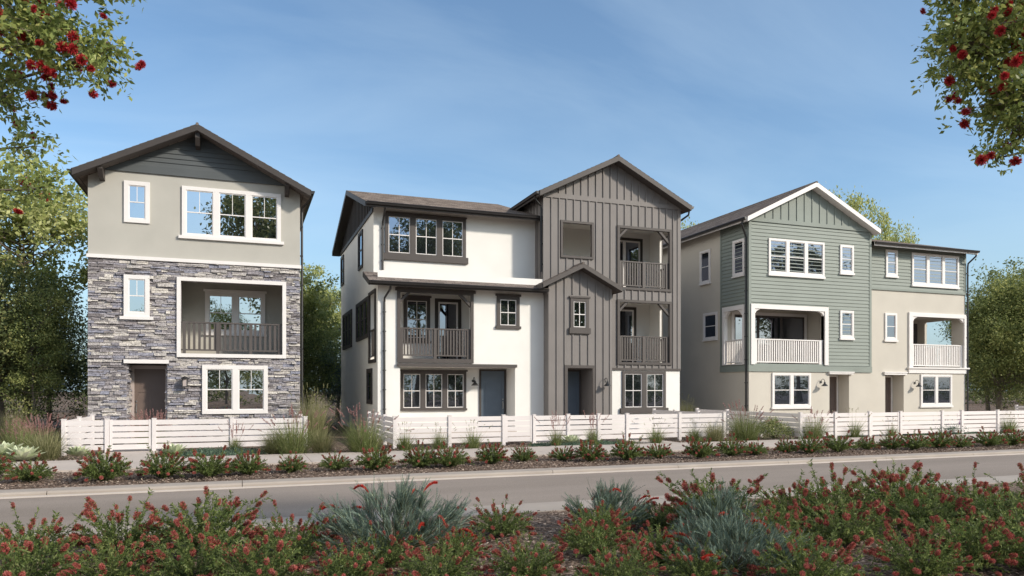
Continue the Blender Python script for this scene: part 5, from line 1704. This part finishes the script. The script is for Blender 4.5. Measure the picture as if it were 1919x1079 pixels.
gplan = [
    (gr_tall, -5.95, 24.0, 0.72, 'tall pinkish grass at the left edge, against the dark trees'),
    (gr_tall, -6.9, 23.5, 0.7, 'tall grass cut by the left edge of the photo'),
    (gr_mass, -5.05, 23.0, 1.0, 'mass of pink-red plumes left of the stone house fence'),
    (gr_big, -5.3, 21.9, 0.85, 'loose green grass behind the leftmost agaves'),
    (gr_round, -4.45, 20.6, 1.12, 'round yellow-green clump at the stone house fence corner post'),
    (gr_mass, -2.6, 24.6, 1.05, 'pink plumes behind the fence in front of the brown door'),
    (gr_pink, -0.19, 20.9, 0.82, 'thin pink-plumed grass in front of the stone house fence'),
    (gr_round, 0.8, 20.35, 0.95, 'round green clump at the right end of the stone house fence'),
    (gr_big, 1.25, 20.05, 1.1, 'large reddish green clump between the two fences, left one'),
    (gr_round, 2.0, 20.2, 1.0, 'round yellow-green clump between the two fences'),
    (gr_tall, 2.2, 25.0, 0.98, 'tall green grass beside the stone house right wall'),
    (gr_big, 3.07, 19.85, 1.12, 'large pink-tipped clump left of the white house fence corner'),
    (gr_small, 4.23, 20.1, 1.15, 'small green clump nearest the white house fence corner post'),
    (gr_small, 5.27, 20.3, 1.1, 'small airy clump before the white house triple ground window'),
    (gr_small, 6.15, 19.95, 1.2, 'small green clump left of the white house gate path'),
    (gr_pink, 8.75, 20.0, 1.0, 'pink-plumed grass left of the white house agave'),
    (gr_pink, 10.1, 20.3, 1.0, 'pink-plumed grass right of the white house agave'),
    (gr_small, 12.13, 19.95, 1.2, 'small clump before the brown wing ground floor window'),
    (gr_small, 13.9, 20.5, 1.1, 'small clump at the right corner post of the white house fence'),
    (gr_round, 14.5, 20.2, 0.98, 'round dark green clump between the second and third fence'),
    (gr_tall, 18.3, 27.6, 0.78, 'tall pale grass behind the fence by the green house side wall'),
    (gr_big, 15.7, 20.2, 1.15, 'large pink-tipped clump between the second and third fence'),
    (gr_big, 18.3, 20.0, 0.95, 'reddish green clump at the left corner of the third fence'),
    (gr_small, 20.2, 20.1, 1.5, 'dark green tuft at the fence under the green house door'),
    (gr_small, 21.9, 20.05, 1.0, 'low bright tuft before the third fence gate'),
    (gr_small, 27.8, 19.95, 1.45, 'dark green tuft near the right edge, before the fence'),
]
seen_g = set()
for k, (p, x, y, sc, lab) in enumerate(gplan):
    o = p if p.name not in seen_g else copy_tree(p)
    seen_g.add(p.name)
    place(o, x, y, k * 1.3, sc, lab)


# ---- agaves
def make_agave(seed, label=''):
    r = random.Random(seed); t = thing('agave', label, 'agave', group='pale green agaves'); q = MB()
    n = 34
    for k in range(n):
        u = k / n; az = k * 2.399963 + r.uniform(-.1, .1)
        el = 0.12 + 1.15 * u + r.uniform(-.06, .06); L_ = (0.34 - 0.13 * u) * r.uniform(.9, 1.08); W_ = 0.19 * (1 - .35 * u)
        dh = Vector((math.cos(az), math.sin(az), 0)); sd = Vector((-math.sin(az), math.cos(az), 0)); up = Vector((0, 0, 1))
        prev = None; tn = r.uniform(.2, .9)
        for j in range(7):
            s_ = j / 6
            p = dh * (L_ * s_ * math.cos(el) + .02) + up * (L_ * (s_ * math.sin(el) + .12 * s_ * s_) + .05)
            w_ = W_ * (0.55 + 1.2 * s_ - 1.75 * s_ ** 3) * .8 if s_ < 1 else 0.004
            w_ = max(w_, .004); nrm = (up * math.cos(el) - dh * math.sin(el))
            row = [p - sd * w_ / 2 + nrm * w_ * .18, p - nrm * 0.012 * (1 - s_), p + sd * w_ / 2 + nrm * w_ * .18]
            if prev:
                q.poly([prev[0], prev[1], row[1], row[0]], tn + .1 * s_); q.poly([prev[1], prev[2], row[2], row[1]], tn - .1 + .1 * s_)
            prev = row
    q.build('rosette', M_AGV, t, smooth=True)
    return t


ag = make_agave(3)
for k, (x, y, sc, lab) in enumerate([(-5.35, 20.75, 1.55, 'pale green agave cut by the left edge, behind the other'), (-4.78, 20.0, 1.35, 'pale green agave at the left edge by the sidewalk'),
                                     (-3.85, 20.9, 1.05, 'pale green agave at the foot of the stone house fence corner'),
                                     (-1.62, 20.5, 1.15, 'pale green agave right of the stone house gate path'), (9.4, 20.35, 1.15, 'pale green agave between the two pink-plumed grasses')]):
    o = ag if k == 0 else copy_tree(ag)
    place(o, x, y, k * .9, sc, lab)


# ---- ground cover mats
def mat_cover(seed, x0, x1, y0, y1, n, label, h=0.1):
    r = np.random.default_rng(seed)
    cxx, cyy = (x0 + x1) / 2, (y0 + y1) / 2
    th = r.uniform(0, 2 * PI, n); rr = np.sqrt(r.uniform(0, 1, n))
    p = np.stack([np.cos(th) * rr * (x1 - x0) / 2, np.sin(th) * rr * (y1 - y0) / 2, h * (1.15 - rr ** 2) * r.uniform(.25, 1, n) * (0.75 + 0.35 * np.sin(th * 5 + rr * 7))], 1)
    d = norm(rand_dirs(r, n) * .9 + np.array([0, 0, .7]))
    L_ = r.uniform(.03, .06, n)
    v, f = leaf_quads(p, d, perp(r, d), L_, L_ * .42)
    o = np_obj('ground_cover', v, f, np.clip(r.normal(.5, .22, n), 0, 1), M_COVER)
    o.location = (cxx, cyy, 0.0)
    tag(o, label, 'ground cover', kind='stuff')


mat_cover(81, -2.1, 0.9, 19.85, 21.3, 9000, 'low grey-green ground cover before the stone house fence', .16)
mat_cover(82, 8.0, 11.2, 19.85, 20.9, 9000, 'low grey-green ground cover round the white house agave', .14)
mat_cover(83, 22.6, 27.2, 19.85, 20.8, 9000, 'low grey-green ground cover before the third fence', .2)


# ---- variegated bush and purple salvia
def small_bush(name, seed, R, H, n, m_, lsize, label, cat):
    r = np.random.default_rng(seed); t = thing(name, label, cat); tm = MB()
    nc = 46; az = r.uniform(0, 2 * PI, nc); tl = r.uniform(0, 1.3, nc)
    cs = np.stack([np.cos(az) * np.sin(tl) * R, np.sin(az) * np.sin(tl) * R, np.cos(tl) * H * r.uniform(.7, 1.0, nc)], 1)
    for c in cs:
        tm.tube([np.zeros(3), c * .5 + r.normal(size=3) * .03, c], [.008, .005, .003], 3, cap=False)
    tm.build('stems', M_STEM, t)
    v, f, var = blob_leaves(r, cs, np.full(nc, .16), n // nc, lsize, asp=.5, flat=1)
    v[:, 2] = np.abs(v[:, 2])
    np_obj('foliage', v, f, var, m_, t)
    return t


sb = small_bush('variegated_bush', 91, .55, .62, 3400, M_VARIE, .055, 'round yellow and green variegated bush before the cream wall', 'shrub')
place(sb, 17.2, 20.6)
sv = thing('purple_salvia', 'purple flower spikes rising from grey ground cover by the fence', 'flowers')
r_ = np.random.default_rng(95)
for k in range(9):
    n = 260; s_ = r_.uniform(0, 1, n); hh = r_.uniform(.26, .36)
    x_, y_ = r_.uniform(-.42, .42), r_.uniform(-.15, .15); tl = r_.normal(0, .1, 2)
    p = np.stack([tl[0] * s_, tl[1] * s_, .25 + s_ * hh], 1); d = rand_dirs(r_, n); L_ = (.035 * (1.15 - s_))
    v, f = leaf_quads(p, d, perp(r_, d), L_, L_ * .6)
    o = np_obj('bloom', v, f, s_ * .5 + r_.uniform(0, .5, n), M_SALVIA, sv); o.location = (x_, y_, .1)
n = 1400; p = r_.normal(size=(n, 3)) * np.array([.3, .14, .08]) + np.array([0, 0, .18]); p[:, 2] = np.abs(p[:, 2]); d = norm(rand_dirs(r_, n) + np.array([0, 0, .6])); L_ = np.full(n, .07)
v, f = leaf_quads(p, d, perp(r_, d), L_, L_ * .3); np_obj('foliage', v, f, r_.uniform(0, 1, n), M_COVER, sv)
place(sv, 24.8, 20.2, 0, 1.15)


# ---- overhanging red flowering gums at both upper corners
def pompom(seed, R_=0.047, n=420):
    r = np.random.default_rng(seed)
    d = rand_dirs(r, n); d = norm(d + np.array([0, 0, .25]))
    L_ = R_ * r.uniform(.72, 1.08, n)
    b = d * 0.006
    sd = perp(r, d); w_ = .0022
    t_ = d * L_[:, None]
    v = np.stack([b - sd * w_ / 2, b + sd * w_ / 2, t_ + sd * w_, t_ - sd * w_], 1).reshape(-1, 3)
    return v, np.arange(4 * n).reshape(-1, 4), np.clip(L_ / R_ * .8 - .2 + r.normal(0, .15, n), 0, 1)


pm = []
for sd_ in (5, 6):
    v, f, va = pompom(sd_)
    o = np_obj('blossom', v, f, va, M_GUMRED); pm.append(o.data); bpy.data.objects.remove(o)


def make_gum(label, seed, base, lobes, nsp, nfl, trunk_top, dens=1.0):
    """lobes: (centre xyz, radius xyz, weight) in metres"""
    r = np.random.default_rng(seed)
    t = thing('flowering_gum', label, 'tree')
    bw = np.array(base)
    w_ = np.array([l[2] for l in lobes]); w_ = w_ / w_.sum()
    tips = []
    for k in range(nsp):
        c, R_, _ = lobes[int(r.choice(len(lobes), p=w_))]
        d = rand_dirs(r, 1)[0] * r.uniform(.15, 1) ** .5
        tips.append(np.array(c) - bw + d * np.array(R_))
    tips = np.array(tips)
    tt = np.array(trunk_top) - bw
    tm = MB()
    tm.tube([(0, 0, -.1), tt * .35 + np.array([.1, 0, 0]), tt * .7 + np.array([-.05, .08, 0]), tt], [.17, .14, .11, .05], 8)
    B = []; D = []; FL = []
    for c, R_, _ in lobes:
        c = np.array(c) - bw
        a = tt * r.uniform(.7, .95)
        m_ = a * .5 + c * .5 + np.array([0, 0, .15])
        tm.tube([a, m_, c], [.035, .022, .008], 5, cap=False)
    for p in tips:
        li = min(lobes, key=lambda l: np.linalg.norm(np.array(l[0]) - bw - p)); c = np.array(li[0]) - bw
        st_ = c + (p - c) * .15
        m_ = (st_ + p) / 2 + r.normal(size=3) * .04
        tm.tube([st_, m_, p], [.006, .004, .002], 3, cap=False)
        ax = norm(p - st_ + np.array([0, 0, -.1]) + r.normal(size=3) * .15)
        n = int(44 * dens)
        s_ = r.uniform(-.3, .17, n)
        q_ = p + ax * s_[:, None] * 0.9 + r.normal(size=(n, 3)) * .035
        d = norm(ax * .7 + rand_dirs(r, n) * .9)
        B.append(q_); D.append(d)
        FL.append((p + ax * .1, ax))
    tm.build('trunk', M_BARK, t)
    B = np.concatenate(B); D = np.concatenate(D); n = len(B)
    L_ = r.uniform(.035, .08, n)
    v, f = leaf_quads(B, D, perp(r, D), L_, L_ * .48, .1)
    np_obj('crown', v, f, np.clip(r.normal(.5, .22, n), 0, 1), M_LF_GUM, t)
    score = []
    for q_ in tips:
        c, R_, _ = min(lobes, key=lambda l: np.linalg.norm((np.array(l[0]) - bw - q_) / np.array(l[1])))
        u_ = (q_ - (np.array(c) - bw)) / np.array(R_)
        seen = all(np.linalg.norm(np.array(l[0]) - bw - q_) > l[1][0] * 1.05 for l in lobes[-2:])
        score.append(-(np.linalg.norm(u_) * .5 - u_[1] * .6 + r.uniform(0, 1.6)) + (0 if seen else .8))
    for k in np.argsort(score)[:nfl]:
        p, ax = FL[k]
        o = bpy.data.objects.new('blossom', pm[int(r.integers(2))]); C.objects.link(o); o.parent = t
        o.location = Vector(p) + Vector(ax) * r.uniform(.05, .17)
        k_ = r.uniform(.72, 1.15); o.scale = (k_, k_, k_ * r.uniform(.55, .95))
        o.rotation_euler = Vector(ax).to_track_quat('Z', 'Y').to_euler()
    t.location = base
    return t


CT, ST = math.cos(math.radians(20.2)), math.sin(math.radians(20.2))


def at(rgt, dep, z):
    """metres right of / ahead of the viewpoint -> world"""
    return (rgt * CT + dep * ST, dep * CT - rgt * ST, z)


left_l = [(at(-4.55, 6.4, 5.15), (.62, .6, .55), 7), (at(-4.05, 6.3, 4.75), (.42, .4, .36), 4), (at(-3.62, 6.3, 4.55), (.28, .3, .30), 2.0),
          (at(-4.55, 6.5, 4.3), (.40, .4, .22), 1.6), (at(-4.35, 6.5, 3.85), (.36, .3, .24), 1.1), (at(-4.15, 6.4, 3.45), (.30, .3, .14), 1.1), (at(-3.8, 6.3, 5.2), (.45, .4, .2), 2.0),
          (at(-5.6, 6.8, 5.0), (.9, .9, .9), 8), (at(-6.6, 7.2, 5.8), (1.2, 1.2, 1.0), 8)]
make_gum('red flowering tree whose leafy branches hang into the upper left corner', 101, at(-7.2, 7.2, 0), left_l, 380, 98, at(-6.9, 7.2, 4.6))
right_l = [(at(4.42, 6.6, 5.0), (.58, .55, .6), 9), (at(4.03, 6.5, 4.75), (.38, .4, .42), 4), (at(3.98, 6.4, 5.3), (.32, .35, .22), 3), (at(4.45, 6.5, 4.25), (.36, .4, .26), 2.6), (at(4.5, 6.5, 3.98), (.25, .3, .10), .8),
           (at(4.35, 6.6, 3.78), (.24, .25, .09), .7), (at(4.85, 6.6, 4.6), (.5, .5, .6), 5), (at(5.6, 6.9, 5.0), (.8, .9, .9), 8), (at(6.7, 7.2, 5.8), (1.2, 1.2, 1.0), 8)]
make_gum('red flowering tree whose leafy branches hang into the upper right corner', 102, at(7.4, 7.0, 0), right_l, 470, 99, at(7.0, 7.0, 4.6))


# ---- loose bark chips on the mulch
def chips(n, x0, x1, y0, y1, seed, size, bias=1.0):
    r = np.random.default_rng(seed)
    x = r.uniform(x0, x1, n); y = y0 + (y1 - y0) * r.uniform(0, 1, n) ** bias
    p = np.stack([x, y, r.uniform(.004, .035, n)], 1)
    az = r.uniform(0, 2 * PI, n)
    d = norm(np.stack([np.cos(az), np.sin(az), r.normal(0, .22, n)], 1))
    sd = norm(np.stack([-np.sin(az), np.cos(az), r.normal(0, .3, n)], 1))
    L_ = size * r.uniform(.5, 1.4, n)
    W_ = L_ * r.uniform(.25, .6, n)
    up = norm(np.cross(d, sd)) * (size * .12)
    a = d * L_[:, None] / 2; b = sd * W_[:, None] / 2
    c8 = [p - a - b, p + a - b * .7, p + a * .9 + b, p - a * .85 + b, p - a * .9 - b * .8 + up, p + a * .85 - b * .6 + up, p + a * .8 + b * .8 + up, p - a * .75 + b * .85 + up]
    v = np.stack(c8, 1).reshape(-1, 3)
    f = np.array([[4, 5, 6, 7], [0, 1, 5, 4], [1, 2, 6, 5], [2, 3, 7, 6], [3, 0, 4, 7]])
    F_ = (np.arange(n)[:, None, None] * 8 + f[None]).reshape(-1, 4)
    return v, F_, np.repeat(r.uniform(0, 1, n) ** 1.2, 5)


for args, lab in (((26000, -4, 12, 3.4, 9.4, 7, .034, 1.0), 'loose brown bark chips covering the near bed'),
                  ((22000, -6, 26, 14.58, 17.28, 8, .042, 1.0), 'loose brown bark chips in the strip by the sidewalk'),
                  ((14000, -8, 32, 19.75, 22.5, 9, .045, 1.4), 'loose bark chips along the fences')):
    v, f, va = chips(*args)
    o = np_obj('bark_chips', v, f, va, M_CHIP)
    tag(o, lab, 'mulch', kind='stuff')
